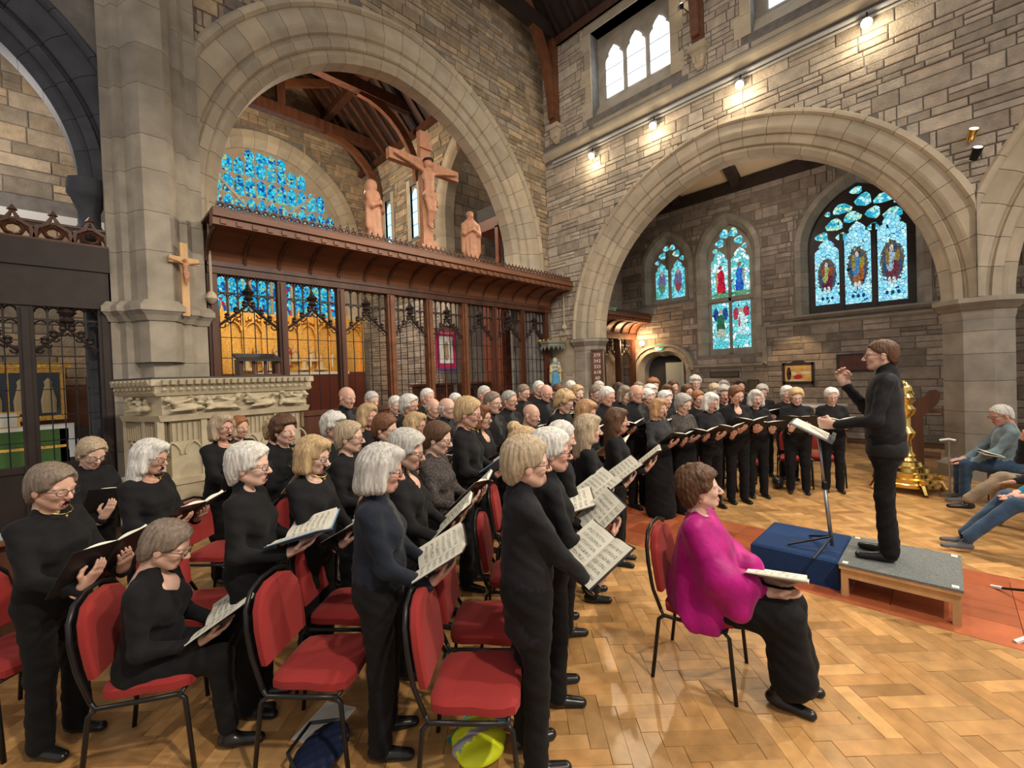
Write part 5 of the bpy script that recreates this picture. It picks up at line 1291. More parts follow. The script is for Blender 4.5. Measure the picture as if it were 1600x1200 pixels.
# ---------------------------------------------------------------- stone pulpit
c=empty('stone_pulpit',(0,0,0),label='carved pale stone pulpit in front of the left pier',cat='pulpit')
PP=[(.42,7.78),(.74,7.02),(2.60,7.22),(2.74,7.95)]
def ring(g,z):
    cx,cy=1.6,7.6; out=[]
    for x,y in PP: dx,dy=x-cx,y-cy; l=math.hypot(dx,dy); out.append((x+dx/l*g,y+dy/l*g,z))
    return out
for z0,z1,g0,g1,nm in ((0,.8,.06,.06,'plinth'),(.8,.88,.1,.1,'plinth_ledge'),(.88,1.62,-.12,-.12,'body'),(1.62,1.70,.0,.03,'ledge'),(1.70,1.95,-.02,-.02,'frieze_band'),(1.95,1.99,.04,.08,'cornice'),(1.99,2.08,.06,.06,'cornice'),(2.08,2.16,.10,.10,'cornice')):
    MB().rings([ring(g0,z0),ring(g1,z1)]).build(nm,CARVED,c)
MB().rings([ring(.08,2.16),ring(.08,2.185)]).build('coping',mat('slate_dark',(.05,.05,.05),.5),c)
def edge(a,b,off):
    a=np.array(a);b=np.array(b);t=(b-a);L=np.hypot(*t);t/=L;nrm=np.array((t[1],-t[0])); return lambda u,v,d=0.:(a[0]+t[0]*u+nrm[0]*(d+off),a[1]+t[1]*u+nrm[1]*(d+off),v),L
rr=random.Random(4)
for (a,b) in ((PP[0],PP[1]),(PP[1],PP[2])):
    Pe,L=edge(a,b,0.)
    n=int(L/.085)
    for i in range(n):
        u=(i+.5)*L/n; MB().rings([[Pe(u-.028,z,d) for z,d in ((2.09,.11),(2.15,.13),(2.15,.05),(2.09,.05))],[Pe(u+.028,z,d) for z,d in ((2.09,.11),(2.15,.13),(2.15,.05),(2.09,.05))]]).build('dentil',CARVED,c)
        MB().rings([[Pe(u-.03,2.035+.03*s,.075) for s in (-1,0,1)]+[Pe(u+.03,2.035,.075)],[Pe(u-.02,2.035+.02*s,.095) for s in (-1,0,1)]+[Pe(u+.02,2.035,.095)]]).build('carved_leaf',CARVED,c)
    # carved frieze: reclining figures
    n=max(1,int(L/.42))
    for i in range(n):
        u=(i+.5)*L/n; f=Fld((-.24,-.16,-.16),(.24,.16,.16),.013)
        f.cone((-.16,0,-.05),(.05,.02,-.02),.05,.055,.03); f.cone((.05,.02,-.02),(.12,.0,.05),.05,.04,.03); f.ell((.16,.02,.08),(.042,.042,.05),.01); f.cone((.1,.05,.02),(-.05,.07,.06),.028,.02,.02); f.cone((-.1,.05,-.07),(.14,.06,-.09),.03,.02,.03); f.cone((-.16,0,0),(-.2,.03,.08),.03,.02,.02)
        for q in range(16): f.ell((rr.uniform(-.21,.21),rr.uniform(.0,.05),rr.uniform(-.12,.12)),(rr.uniform(.02,.05),.025,rr.uniform(.012,.03)),.012)
        V,Q,l=f.mesh(); o=link('carved_figure',quads_mesh('carved_figure',V,Q,None,[CARVED]),c); p=Pe(u,1.83,.02); o.location=p; q=Pe(u+.1,1.83,.02); an=math.atan2(q[1]-p[1],q[0]-p[0]); o.rotation_euler=(math.radians(0),0,an); o.scale=(1 if i%2 else -1,-1,.85)
    # blind arcade below
    n=max(1,int(round(L/.46))); w=L/n
    for i in range(n):
        u0=i*w
        MB().rings([[Pe(u,z,d) for u,d in ((u0-.035,-.14),(u0-.035,-.02),(u0+.035,-.02),(u0+.035,-.14))] for z in (.88,1.62)]).build('pilaster',CARVED,c)
        mb=MB()
        for s in (0,1):
            um=u0+w*(.25+.5*s); A=Arch(um-w*.2,um+w*.2,1.18,.16); mb.tube([Pe(*A.pt(-1,k/5,0),-.045) for k in range(6)]+[Pe(*A.pt(1,k/5,0),-.045) for k in range(4,-1,-1)],.016,5)
        mb.build('arch_moulding',CARVED,c)
        for k in range(7): u=u0+.06+(w-.12)*k/6; MB().rings([[Pe(uu,z,d) for uu,d in ((u-.014,-.08),(u,-.025),(u+.014,-.08))] for z in (1.36,1.60)]).build('reed',CARVED,c)
c=empty('reading_desk',(2.0,7.55,2.185),label='small dark wooden reading desk on top of the stone pulpit',cat='lectern')
mb=MB(); mb.rings([[(x,-.2,.22),(x,.2,.33),(x,.2,.36),(x,-.2,.25)] for x in (-.3,.3)]); mb.build('desk_top',OAKB,c,)
for x in (-.24,-.08,.08,.24): MB().box(x-.02,x+.02,-.12,-.08,0,.25).build('baluster',OAK,c)
MB().box(-.28,.28,-.16,.16,0,.03).build('desk_base',OAK,c); MB().box(-.28,-.24,-.14,.14,.03,.26).build('desk_side',OAK,c); MB().box(.24,.28,-.14,.14,.03,.26).build('desk_side',OAK,c)
# ---------------------------------------------------------------- chancel furnishing
c=empty('gilded_reredos',(6.45,18.5,2.5),label='gilded carved altarpiece under the east window',cat='altarpiece')
MB().box(-2.7,2.65,.05,.2,0,2.3).build('back_panel',GOLD,c); MB().box(-2.75,2.7,-.15,.3,-2.0,0).build('gradine',mat('altar_red',(.14,.035,.02),.5),c)
for i in range(9):
    x=-2.65+i*.66; m=MB(); m.box(x-.06,x+.06,-.12,.06,0,2.35); m.lathe([(.07,0),(.03,.12),(0,.35)],6,(x,-.03,2.35)); m.build('pilaster',GOLD,c)
    if i<8:
        A=Arch(x+.07,x+.59,1.6,.35); m=MB(); m.tube([(A.pt(-1,k/6,0)[0],-.08,A.pt(-1,k/6,0)[1]) for k in range(7)]+[(A.pt(1,k/6,0)[0],-.08,A.pt(1,k/6,0)[1]) for k in range(5,-1,-1)],.045,5); m.build('niche_arch',GOLD,c)
        for k in range(5): MB().lathe([(0,-.1),(.07,-.03),(.05,.05),(0,.1)],6,(x+.12+k*.105,-.03,2.02+.06*(k%2))).build('gilt_foliage',GOLD,c)
RB=mat('painted_red',(.40,.06,.05),.5); FG=[mat('painted_ivory',(.66,.55,.35),.5),GOLD]
for i in range(9):
    x=-1.95+i*.34
    if i==4: continue
    f=robed('altar_figure',(6.45+x,18.38,2.62+.35*(i%2)),.62,'small ivory and gold figure on the gilded altarpiece, %s from the left'%ORD[i if i<4 else i-1],FG,hood=bool(i%2),group='altarpiece figures',labels=(0,1,0,0),res=.035)
robed('altar_figure',(6.45-1.95+4*.34,18.3,2.75),.95,'central red-robed figure on the gilded altarpiece',[RB,mat('painted_ivory',(.66,.55,.35),.5)],hood=False,labels=(1,0,1,1),res=.03)
c=empty('high_altar',(6.2,17.7,.5),label='dark red fronted high altar below the gilded altarpiece',cat='altar'); MB().box(-1.6,1.6,-.4,.4,0,1.9).build('altar_body',mat('altar_red',(.14,.035,.02),.5),c); MB().box(-1.7,1.7,-.45,.45,1.9,2.0).build('altar_top',WHITE,c)
for i in range(4):
    k=empty('altar_candle',(4.9+i*.85,17.8,2.5),label='tall white candle on the high altar, %s from the left'%ORD[i],cat='candle',group='altar candles'); MB().lathe([(.07,0),(.03,.05),(.03,.15),(.05,.2)],8).build('candlestick',GOLD,k); MB().lathe([(.028,.2),(.028,.7),(0,.72)],8).build('candle',PAPER,k)
c=empty('processional_banner',(7.05,9.5,1.9),label='magenta and white fringed banner hanging behind the rood screen',cat='banner')
MAG=mat('banner_magenta',(.42,.02,.10),.7); mb=MB(); mb.rings([[(-.34,0,.42),(.34,0,.42),(.34,0,1.45),(-.34,0,1.45)],[(-.34,.02,.42),(.34,.02,.42),(.34,.02,1.45),(-.34,.02,1.45)]]); mb.build('banner_cloth',MAG,c)
MB().box(-.22,.22,-.012,0,.56,1.28).build('banner_panel',WHITE,c); MB().tube([(-.42,0,1.47),(.42,0,1.47)],.018,6).build('cross_bar',BRASS,c); MB().tube([(0,.04,-1.4),(0,.04,1.6)],.018,6).build('pole',OAKM,c)
mb=MB(); mb.lathe([(0,-.02),(.07,.1),(.05,.3),(.06,.42),(0,.5)],8,(0,-.03,.64),sy=.3); mb.build('banner_figure',mat('banner_tan',(.45,.30,.16),.7),c)
for i in range(12): MB().lathe([(0,-.08),(.022,-.04),(.012,0)],5,(-.31+i*.056,.01,.42)).build('fringe_tassel',mat('fringe_blue',(.04,.06,.25),.7),c)
t=link('lettering',text_mesh('ST MARGARET',.085,mat('letter_cream',(.7,.6,.5),.6)),c,loc=(0,-.006,1.365),rot=(math.pi/2,0,0))
# organ case in the side chamber
c=empty('organ_case',(10.9,10.4,4.4),label='red-brown carved organ case with grey pipes beside the chancel arch',cat='organ')
RBW=mat('organ_redwood',(.24,.07,.035),.45,noise=.3,nscale=5)
MB().box(-.9,1.2,0,.9,-4.,.9).build('case_body',RBW,c); MB().box(-1.0,1.3,-.1,1.,2.55,2.9).build('case_cornice',RBW,c); MB().box(-.95,1.25,-.05,.95,2.9,3.35).build('case_hood',OAKB,c)
for i in range(9):
    x=-.78+i*.23; MB().lathe([(.02,0),(.085,.25),(.085,1.5+.12*(i%3)),(.07,1.52+.12*(i%3))],10,(x,.0,.9)).build('pipe',STEEL,c,smooth=True)
for x in (-.93,.1,1.18): MB().box(x-.07,x+.07,-.1,.05,.8,2.6).build('case_post',RBW,c)
MB().rings([[(-.86,y,2.2),(.04,y,1.9),(.04,y,2.55),(-.86,y,2.55)] for y in (-.08,-.04)]).build('pipe_shade',RBW,c)
# choir stalls, seen through the screen
for i,x in enumerate((7.4,9.0)):
    k=empty('choir_stall',(x,10.6,.5),label='dark oak choir stall behind the %s of the rood screen'%('middle' if i==0 else 'right end'),cat='stall')
    MB().box(-.7,.7,0,.08,0,1.35).build('stall_back',OAK,k); MB().box(-.75,.75,-.06,.14,1.35,1.42).build('stall_rail',OAKM,k)
    for s in (-.7,0,.66): MB().box(s,s+.06,-.4,.1,0,1.1).build('stall_end',OAK,k)
# ---------------------------------------------------------------- left chapel
c=empty('chapel_altarpiece',(-.75,12.75,1.5),label='gilt-framed painted altarpiece behind the left screen',cat='altarpiece')
MB().box(-.6,.6,0,.1,0,1.05).build('frame',GOLD,c); MB().box(-.7,.7,-.06,.1,1.05,1.15).build('frame_cornice',GOLD,c)
for i in range(3): MB().box(-.52+i*.36,-.2+i*.36,-.015,0,.1,.95).build('painted_panel',mat('panel_dark_blue',(.05,.06,.08),.5),c); MB().lathe([(.1,0),(.11,.25),(.06,.5),(.05,.55),(.06,.62),(0,.7)],8,(-.36+i*.36,-.03,.15),sy=.25).build('painted_saint',mat('saint_cream',(.5,.38,.2),.6),c)
c=empty('chapel_altar',(-.75,12.3,0),label='altar with green frontal and white cloth behind the left screen',cat='altar')
GF=mat('frontal_green',(.06,.14,.03),.7); MB().box(-.75,.62,-.3,.3,0,1.36).build('frontal',GF,c); MB().box(-.8,.7,-.36,.34,1.36,1.42).build('altar_cloth',WHITE,c); MB().box(.62,.7,-.36,.3,.8,1.36).build('cloth_drop',WHITE,c); MB().box(-.75,.6,-.31,-.3,1.0,1.05).build('gold_band',GOLD,c)
c=empty('framed_notice',(-.95,12.1,1.42),label='white notice in a gold frame on the chapel altar',cat='notice'); MB().box(-.2,.2,0,.03,0,.3).build('frame',GOLD,c); MB().box(-.17,.17,-.006,0,.03,.27).build('sheet',PAPER,c)
c=empty('chapel_chest',(.2,12.2,0),label='dark cabinet with bright glass front behind the left screen',cat='cabinet'); MB().box(-.45,.4,-.2,.3,0,1.35).build('cabinet_body',OAKB,c); 
for x in (-.3,-.18,-.02,.12,.28): MB().box(x-.04,x+.05,-.215,-.2,.95,1.15).build('glass_front',mat('glass_painted_reflect',(.5,.55,.75),.15),c)  # pale blue panes paint reflections onto the cabinet glass
# ---------------------------------------------------------------- aisle furnishing
P=PX(XA)
c=empty('framed_painting',(XA-.06,3.1,1.53),label='small painting with red figure in an arched dark frame on the aisle wall',cat='painting')
mb=MB(); mb.box(0,.05,-.38,.38,0,.07); mb.box(0,.05,-.38,.38,.55,.62); mb.box(0,.05,-.40,-.33,-.06,.62); mb.box(0,.05,.33,.40,-.06,.62); mb.rings([[(x,-.2,.62),(x,-.1,.68),(x,.1,.68),(x,.2,.62)] for x in (0,.05)]); mb.build('frame',OAKB,c)
MB().box(.02,.04,-.33,.33,.07,.55).build('canvas',mat('canvas_ochre',(.62,.38,.13),.6,noise=.35,nscale=7),c)
for y,z,ry,rz,nm,col in ((-.0,.2,.11,.07,'red_figure',(.5,.02,.02)),(.23,.3,.06,.2,'dark_figure',(.05,.02,.015)),(-.2,.32,.14,.05,'pale_shape',(.75,.65,.45)),(.12,.3,.1,.06,'pale_shape',(.75,.68,.4)),(.05,.1,.2,.03,'pale_shape',(.75,.65,.5))):
    mb=MB(); mb.poly([(.018,y+ry*math.cos(a)+(.25*rz*math.sin(a)*(-1) if nm=='red_figure' else 0),z+rz*math.sin(a)) for a in [2*math.pi*i/12 for i in range(12)]]); mb.build(nm,mat('paint_%s'%nm,col,.6),c,fix=False)
c=empty('framed_painting',(XA-.06,1.78,1.83),label='long dark painting on the aisle wall behind the conductor',cat='painting'); mb=MB(); mb.box(0,.05,-.4,.4,0,.5); mb.build('frame',OAKB,c); MB().box(-.01,0,-.33,.33,.06,.44).build('canvas',mat('canvas_dark_red',(.11,.03,.025),.5,noise=.3,nscale=6),c)
for (y,z,w,h,l) in ((5.15,1.86,.9,.2,'wide bronze plaque on the aisle wall left of the painting'),(4.3,1.45,.32,.45,'upright bronze plaque on the aisle wall left of the painting')):
    k=empty('bronze_plaque',(XA-.05,y,z),label=l,cat='plaque'); MB().box(0,.04,-w/2,w/2,-h/2,h/2).build('plate',mat('bronze_dark',(.06,.045,.03),.45,metal=.5,noise=.3,nscale=20),k); MB().box(-.008,0,-w/2+.03,w/2-.03,-h/2+.03,h/2-.03).build('inscription_field',mat('bronze_field',(.09,.08,.05),.5,noise=.5,nscale=60),k)
def exit_sign(loc,label,rz):
    k=empty('exit_sign',loc,rz,label,'sign'); G=mat('exit_green',(.02,.38,.16),.5,emit=(.02,.5,.2),estr=.5); WH=mat('exit_white',(.85,.95,.9),.5,emit=(.8,1,.9),estr=.8)
    MB().box(-.17,.17,0,.04,-.09,.09).build('sign_box',G,k); m=MB(); m.box(-.13,-.05,-.006,0,-.065,.065); m.build('door_symbol',WH,k)
    m=MB(); m.box(.04,.11,-.006,0,-.015,.015); m.poly([(.11,-.003,-.045),(.15,-.003,0),(.11,-.003,.045)]); m.build('arrow',WH,k,fix=False); m=MB(); m.lathe([(0,-.015),(.015,0),(0,.015)],6,(0,-.006,.05)); m.box(-.02,.015,-.006,0,-.06,.03); m.build('running_figure',WH,k); MB().box(-.1,.1,-.01,.03,-.125,-.095).build('light_bar',WH,k)
exit_sign((XA-.06,7.38,2.93),'green exit sign with arrow above the aisle doorway',-math.pi/2)
exit_sign((12.9,8.0,4.16),'small green exit sign on top of the aisle screen',-.5)
c=empty('wall_lamp',(XA-.02,7.95,3.0),label='glowing globe lamp on the aisle wall beside the exit sign',cat='lamp')
MB().tube([(0,0,-.05),(-.14,0,-.05),(-.18,0,.02)],.015,6).build('bracket',BRASS,c); MB().lathe([(0,-.1),(.07,-.07),(.1,0),(.07,.07),(0,.1)],14,(-.18,0,.1)).build('globe',glowmat('globe_glow',(1,.72,.42),14),c,smooth=2)
lamp('POINT',(XA-.45,7.95,3.1),70,(1,.62,.3),size=.1); lamp('SPOT',(XA-1.0,3.1,3.3),45,(1,.66,.33),size=.05,to=(XA,3.1,1.9),angle=75)
c=empty('side_table',(13.5,2.95,0),label='long white-topped side table in the aisle behind the choir',cat='table'); MB().box(-.35,.35,-1.15,1.15,.98,1.04).build('table_top',WHITE,c); MB().box(-.32,-.28,-1.1,1.1,.5,.98).build('apron',LIGHTW,c)
for x in (-.3,.3):
    for y in (-1.08,1.08): MB().box(x-.03,x+.03,y-.03,y+.03,0,.98).build('leg',LIGHTW,c)
c=empty('hymn_board',(XW+.02,7.26,1.72),label='tall wooden hymn board with white numbers on the arch respond',cat='hymn board'); c.rotation_euler=(0,0,.6)
MB().box(-.03,.0,-.16,.16,0,.98).build('board',OAKM,c); MB().box(-.05,-.03,-.17,-.12,0,.98).build('side_strip',OAK,c); MB().box(-.05,-.03,.12,.17,0,.98).build('side_strip',OAK,c); MB().box(-.07,.02,-.19,.19,.98,1.03).build('board_cornice',OAK,c)
for i,s in enumerate(('379','343','333','618','60')):
    link('number_card',text_mesh(s,.135,WHITE,'number_card'),c,loc=(-.034,0,.85-i*.165),rot=(math.pi/2,0,-math.pi/2))
# ---------------------------------------------------------------- spotlights on the arcade wall
SPOTG=glowmat('spot_glow',(1.,.86,.6),60)
for i,(y,z) in enumerate(((7.07,8.28),(5.2,8.33),(3.16,8.35),(.97,8.40))):
    k=empty('wall_spotlight',(XW-.12,y,z),label='lit spotlight under the string course, %s from the chancel arch'%ORD[i],cat='spotlight',group='spotlights over the arcade')
    MB().tube([(0,0,.2),(-.04,0,.06)],.014,6).build('bracket',IRON,k); b=MB(); b.lathe([(.0,-.10),(.06,-.09),(.085,.02),(.09,.085)],12); b.build('lamp_head',WHITE,k,rot=(0,math.radians(-135),0),loc=(-.03,0,.0),smooth=True)
    MB().lathe([(0,-.01),(.085,.0),(.07,.03),(0,.045)],12).build('lamp_lens',SPOTG,k,rot=(0,math.radians(-135),0),loc=(-.09,0,-.055))
    lamp('SPOT',(XW-.27,y,z-.12),420,(1,.84,.6),size=.06,to=(3.0,3.2 if i%2 else 4.6,.4),angle=95)
    lamp('POINT',(XW-.34,y,z-.25),16,(1,.82,.55),size=.05)  # extra point light added by each spotlight for the glow on the wall
k=empty('wall_spotlight',(XW-.3,4.35,10.68),label='small lit spotlight beside the roof post at the top window',cat='spotlight',group='spotlights over the arcade'); MB().lathe([(0,-.06),(.05,-.03),(.05,.05)],10).build('lamp_head',IRON,k); MB().lathe([(0,0),(.045,.005),(0,.03)],10,(0,0,.05)).build('lamp_lens',SPOTG,k); MB().tube([(0,0,0),(.2,-.1,-.1)],.012,5).build('bracket',IRON,k)
for i,(y,z) in enumerate(((-.34,5.76),(-.38,5.44))):
    k=empty('wall_spotlight',(XW-.16,y,z),label='%s of two unlit spotlights on the wall above the right pier'%('upper' if i==0 else 'lower'),cat='spotlight',group='spotlights over the arcade')
    MB().lathe([(.0,-.1),(.055,-.09),(.07,.1),(.06,.1)],12).build('lamp_head',BRASS if i==0 else IRON,k,rot=(.3,-.7,0),smooth=True); MB().lathe([(0,.0),(.06,.0),(0,.01)],12).build('lamp_lens',glowmat('lens_faint_glow',(.9,.85,.95),1.2),k,rot=(.3,-.7,0),loc=(-.062,-.025,.08)); MB().tube([(0,0,0),(.16,0,-.05)],.014,5).build('bracket',IRON,k)  # lens given a faint glow of its own although the lamp is off
# ================================================================ conductor, podium, music stand
c=empty('podium',(5.1,.32,0),label='low conductor podium with grey carpet top and pale wooden frame',cat='podium')
MB().box(-.42,.42,-.38,.38,.245,.275).build('top_frame',LIGHTW,c); MB().box(-.425,.425,-.385,.385,.275,.292).build('carpet_top',GREYC,c); ct_=[o for o in c.children if o.name.startswith('carpet_top')][0]
for x in (-.40,.35):
    for y in (-.37,.32): MB().box(x,x+.05,y,y+.05,0,.245).build('leg',LIGHTW,c)
for x in (-.40,.36): MB().box(x,x+.035,-.32,.32,.17,.245).build('rail',LIGHTW,c)
for y in (-.37,.335): MB().box(-.35,.35,y,y+.035,.17,.245).build('rail',LIGHTW,c)
for x in (-.4,.35):
    for y in (-.36,.32): MB().box(x,x+.05,y,y+.04,.292,.296).build('corner_tab',PAPER,ct_)
c=empty('carpet_box',(5.2,1.08,0),label='blue carpeted box beside the podium under the music stand',cat='box')
m=MB(); R=[[(-.42+g,-.36+g,z),(.42-g,-.36+g,z),(.42-g,.36-g,z),(-.42+g,.36-g,z)] for z,g in ((0,0),(.245,0),(.262,.02),(.265,.04))]; m.rings(R); m.build('box_body',BLUEC,c); MB().box(-.43,.43,-.365,-.355,.0,.012).build('hem',BLUEC,c)
c=empty('music_stand',(5.03,.80,.265),label='black and grey music stand with open score in front of the conductor',cat='music stand')
top=np.array((-.04,.08,1.08)); MB().tube([(0,0,.05),tuple(top*.55)],.017,8).build('lower_pole',STEEL,c,smooth=2); MB().tube([tuple(top*.55),tuple(top)],.012,8).build('upper_pole',STEEL,c,smooth=2)
for a in (1.9,2.9,.7): MB().tube([(0,0,.14),(.36*math.cos(a),.36*math.sin(a),.012)],.011,5).build('tripod_leg',IRON,c)
MB().lathe([(.025,0),(.025,.06),(.018,.07)],8,tuple(top*.55)).build('clutch',IRON,c)
M=Matrix.Translation((-.05,.14,1.16))@Matrix.Rotation(.12,4,'Z')@Matrix.Rotation(math.radians(28),4,'X')
d=MB(); d.box(-.25,.25,-.17,.17,-.008,0); d.box(-.25,.25,-.20,-.17,-.008,.035); o=d.build('desk',mat('stand_grey',(.10,.11,.12),.4),c); o.matrix_local=M
for s in (-1,1):
    R=[]
    for i in range(7):
        u=.004+.205*i/6; R.append([(s*u,-.15,.002),(s*u,.15,.002),(s*u,.15,.012+.012*math.sin(i/6*math.pi)),(s*u,-.15,.012+.012*math.sin(i/6*math.pi))])
    m_=MB().rings(R); o=m_.build('score_page',mat('score_cream',(.70,.68,.60),.7,noise=.12,nscale=90),c); o.matrix_local=M
s=1.175
o=dict(near=True,sex='m',mouth=1,neck='none',collar=1,w=.86,hem=.72,wrL=(.27,.15,1.02),wrR=(.235,-.17,1.30),poleL=(-.5,.6,-1),poleR=(.1,-.5,-1),hxL=(.9,-.3,0),hnL=(0,-1,.2),poseL='grip',hxR=(.35,.2,.9),hnR=(-.3,1,.3),poseR='point',head=(.15,.0,0),hs=.93,res=.012)
V,Q,L,Rh=make_person(o)
root=empty('person',(5.07,.40,.292),math.radians(93),'conductor in black suit on the podium, right hand raised','person'); root.scale=(s,s,s)
finish_person(root,V,Q,L,Rh,[SKINS[1],BLK2,TROU,EYEM,PUPM,LIPM,MOUTHM,BLK],'short','brown',1,shoes=[(.02,.085,0,.15),(.02,-.085,0,-.25)])
f=Fld((-.3,-.34,.7),(.3,.34,1.46),.012); w_=.86
f.cone((0,0,.80),(0,0,1.05),.128*w_,.122*w_,.04,sy=1.34); f.ell((.005,0,1.03),(.134*w_,.178*w_,.16),.05); f.ell((0,0,1.21),(.132*w_,.192*w_,.19),.05); f.cone((-.012,-.118*w_,1.345),(-.012,.118*w_,1.345),.070,None,.05); f.ell((-.01,0,.84),(.118,.165,.12),.05)
f.d=np.maximum(f.d,(.785-f.ax[2])[None,None,:]); f.cone((.16,0,1.45),(.18,0,1.12),.075,.012,.01,0,'cut'); f.ell((-.0,0,1.44),(.08,.085,.05),.006,-1,'cut')
sdf_obj('jacket',f,[cloth('suit_black',(.016,.0165,.019),.75,.05)],root)
# ---------------------------------------------------------------- soprano, seated
SX,SY,SYAW=2.93,1.20,math.radians(-80)
put_chair(SX,SY,SYAW,'red upholstered chair under the seated soloist in magenta','red choir chairs')
MAGC=cloth('magenta',(.37,.004,.165),.5,.12)
o=dict(near=True,sex='w',mouth=0,neck='round',w=1.0,sit=1,skirt=1,wrL=(.30,.10,1.02),wrR=(.32,-.10,1.02),poleL=(-.5,.8,-.8),poleR=(-.5,-.8,-.8),hxL=(.9,-.2,0),hxR=(.9,.2,0),hnL=(0,0,1),hnR=(0,0,1),head=(.35,-.12,0),lean=-.05,res=.0095)
V,Q,L,Rh=make_person(o); root=empty('person',(SX+.04*math.cos(SYAW),SY+.04*math.sin(SYAW),.03),SYAW,'seated soloist in magenta draped blouse and long black skirt','person'); root.scale=(1.04,)*3
finish_person(root,V,Q,L,Rh,[SKINS[3],MAGC,TROU,EYEM,PUPM,LIPM,MOUTHM,BLK],'curly','brown',0,shoes=[(.44,.1,-.028,.1),(.40,-.1,-.028,-.1)])
f=Fld((-.4,-.45,.28),(.5,.45,1.12),.0105); dz=-.40; TT=lambda x,y,z:(x-.05*(z-.9),y,z+dz)
f.cone(TT(-.012,-.118,1.345),TT(-.012,.118,1.345),.060,None,.05); f.ell(TT(0,0,1.21),(.130,.185,.19),.05); f.cone(TT(0,0,1.2),TT(-.02,0,.88),.155,.20,.06); f.ell(TT(.012,0,1.03),(.15,.185,.17),.05)
for sy,wq in ((1,(.30,.10,.62)),(-1,(.32,-.10,.62))):
    f.ell(TT(.078,sy*.07,1.195),(.08,.085,.085),.05); sh=np.array(TT(-.01,sy*.16,1.335)); el,wq=ik(sh,wq,.285,.245,(-.5,sy*.8,-.8))
    f.cone(sh,el,.066,.08,.06); f.cone(el,el+(np.array(wq)-el)*.6,.08,.095,.05); f.cone(el+np.array((.02,0,-.02)),el+np.array((.09,0,-.16)),.085,.075,.08)
f.cone(TT(0,0,1.05),(-.02,0,.40),.18,.245,.08,sy=1.1)
Xh,Yh,Zh=f.ax[0][:,None,None],f.ax[1][None,:,None],f.ax[2][None,None,:]
f.d=np.maximum(f.d,(.36+.55*np.abs(Xh-.03)+.02*np.sin(Xh*40)-.25*np.maximum(0,np.abs(Yh)-.1))-Zh)
f.ell(TT(.045,0,1.43),(.075,.078,.05),.006,-1,'cut')
X_,Y_,Z_=f.ax[0][:,None,None],f.ax[1][None,:,None],f.ax[2][None,None,:]; f.d=f.d+.006*np.sin(np.arctan2(Y_,X_)*9+Z_*9)*np.clip((1.0-Z_)/.5,0,1)
sdf_obj('blouse',f,[MAGC],root)
for sy in (-1,1): MB().lathe([(0,-.014),(.008,0),(0,.012)],8,(Rh[0][3]-.0,sy*.083,Rh[2][3]+.055)).build('earring',BRASS,root,smooth=2)
Ml=Matrix.Translation((SX,SY,.03))@Matrix.Rotation(SYAW,4,'Z')@Matrix.Translation((.45,0,.70))@Matrix.Rotation(-.36,4,'X')@Matrix.Rotation(-.05,4,'Y')
f_=folder_at(Ml,'white','open cream score on the lap of the soloist in magenta',.06,1)
# ---------------------------------------------------------------- seated singer at the left front
p=place(222,828,2.44); yw=math.atan2(COND[1]-p[1],COND[0]-p[0])
put_chair(p[0]+.06*math.cos(yw),p[1]+.06*math.sin(yw),yw,'red upholstered chair under the seated singer at the left front')
o=dict(near=True,sex='w',mouth=0,neck='v',w=1.1,sit=1,lean=.12,wrL=(.30,.12,1.00),wrR=(.28,-.12,1.00),hxL=(.9,-.3,.3),hxR=(.9,.3,.3),hnL=(-.3,0,1),hnR=(-.3,0,1),head=(0,.42,0))
V,Q,L,Rh=make_person(o); root=empty('person',(p[0],p[1],.03),yw,'seated singer in black with glasses reading a score at the left front','person','choir singers'); s=p[2]/1.27; root.scale=(s,)*3
finish_person(root,V,Q,L,Rh,[SKINS[1],BLK,TROU,EYEM,PUPM,LIPM,MOUTHM,CHAR],'crop','greybrown',1,shoes=[(.44,.11,-.028,.1),(.44,-.11,-.028,-.1)])
t=.55; F=np.array((.42,0,.68)); Ml=Matrix(((math.cos(t),0,-math.sin(t),F[0]),(0,1,0,0),(math.sin(t),0,math.cos(t),F[2]),(0,0,0,1)))
folder_at(Matrix.Translation((p[0],p[1],.03))@Matrix.Rotation(yw,4,'Z')@Matrix.Scale(s,4)@Ml,'black','open score held by the seated singer at the left front',.2,1)
# ---------------------------------------------------------------- audience at the right
JEANS=cloth('denim',(.035,.07,.13)); JGREY=cloth('grey_jacket',(.17,.24,.27)); TEAL=cloth('teal',(.01,.17,.27)); DKJ=cloth('dark_jacket',(.02,.022,.03)); BEIGE=cloth('beige',(.25,.19,.125)); SHB=cloth('pale_blue_shirt',(.30,.38,.50))
def sitter(x,y,yaw,label,top,bot,hair,hc,gl,sc=1.06,**k):
    o=dict(near=True,sex='m',mouth=0,neck='shirt',collar=1,w=1.1,sit=1,wrL=(.33,.13,.95),wrR=(.34,-.10,.95),hxL=(.9,-.2,-.25),hxR=(.9,.3,-.2),hnL=(0,0,-1),hnR=(0,0,-1),poseL='flat',poseR='flat',head=(.1,.1,0),res=.014); o.update(k)
    V,Q,L,Rh=make_person(o); r=empty('person',(x,y,.02),yaw,label,'person'); r.scale=(sc,)*3
    kn=o.get('ankL',(.42,.11,.1)),o.get('ankR',(.42,-.11,.1))
    finish_person(r,V,Q,L,Rh,[SKINS[4],top,bot,EYEM,PUPM,LIPM,MOUTHM,SHB],hair,hc,gl,shoes=[(kn[0][0]+.02,kn[0][1],kn[0][2]-.118,.1),(kn[1][0]+.02,kn[1][1],max(-.018,kn[1][2]-.118),-.1)],shoe=k.get('shoe','trainer')); return r
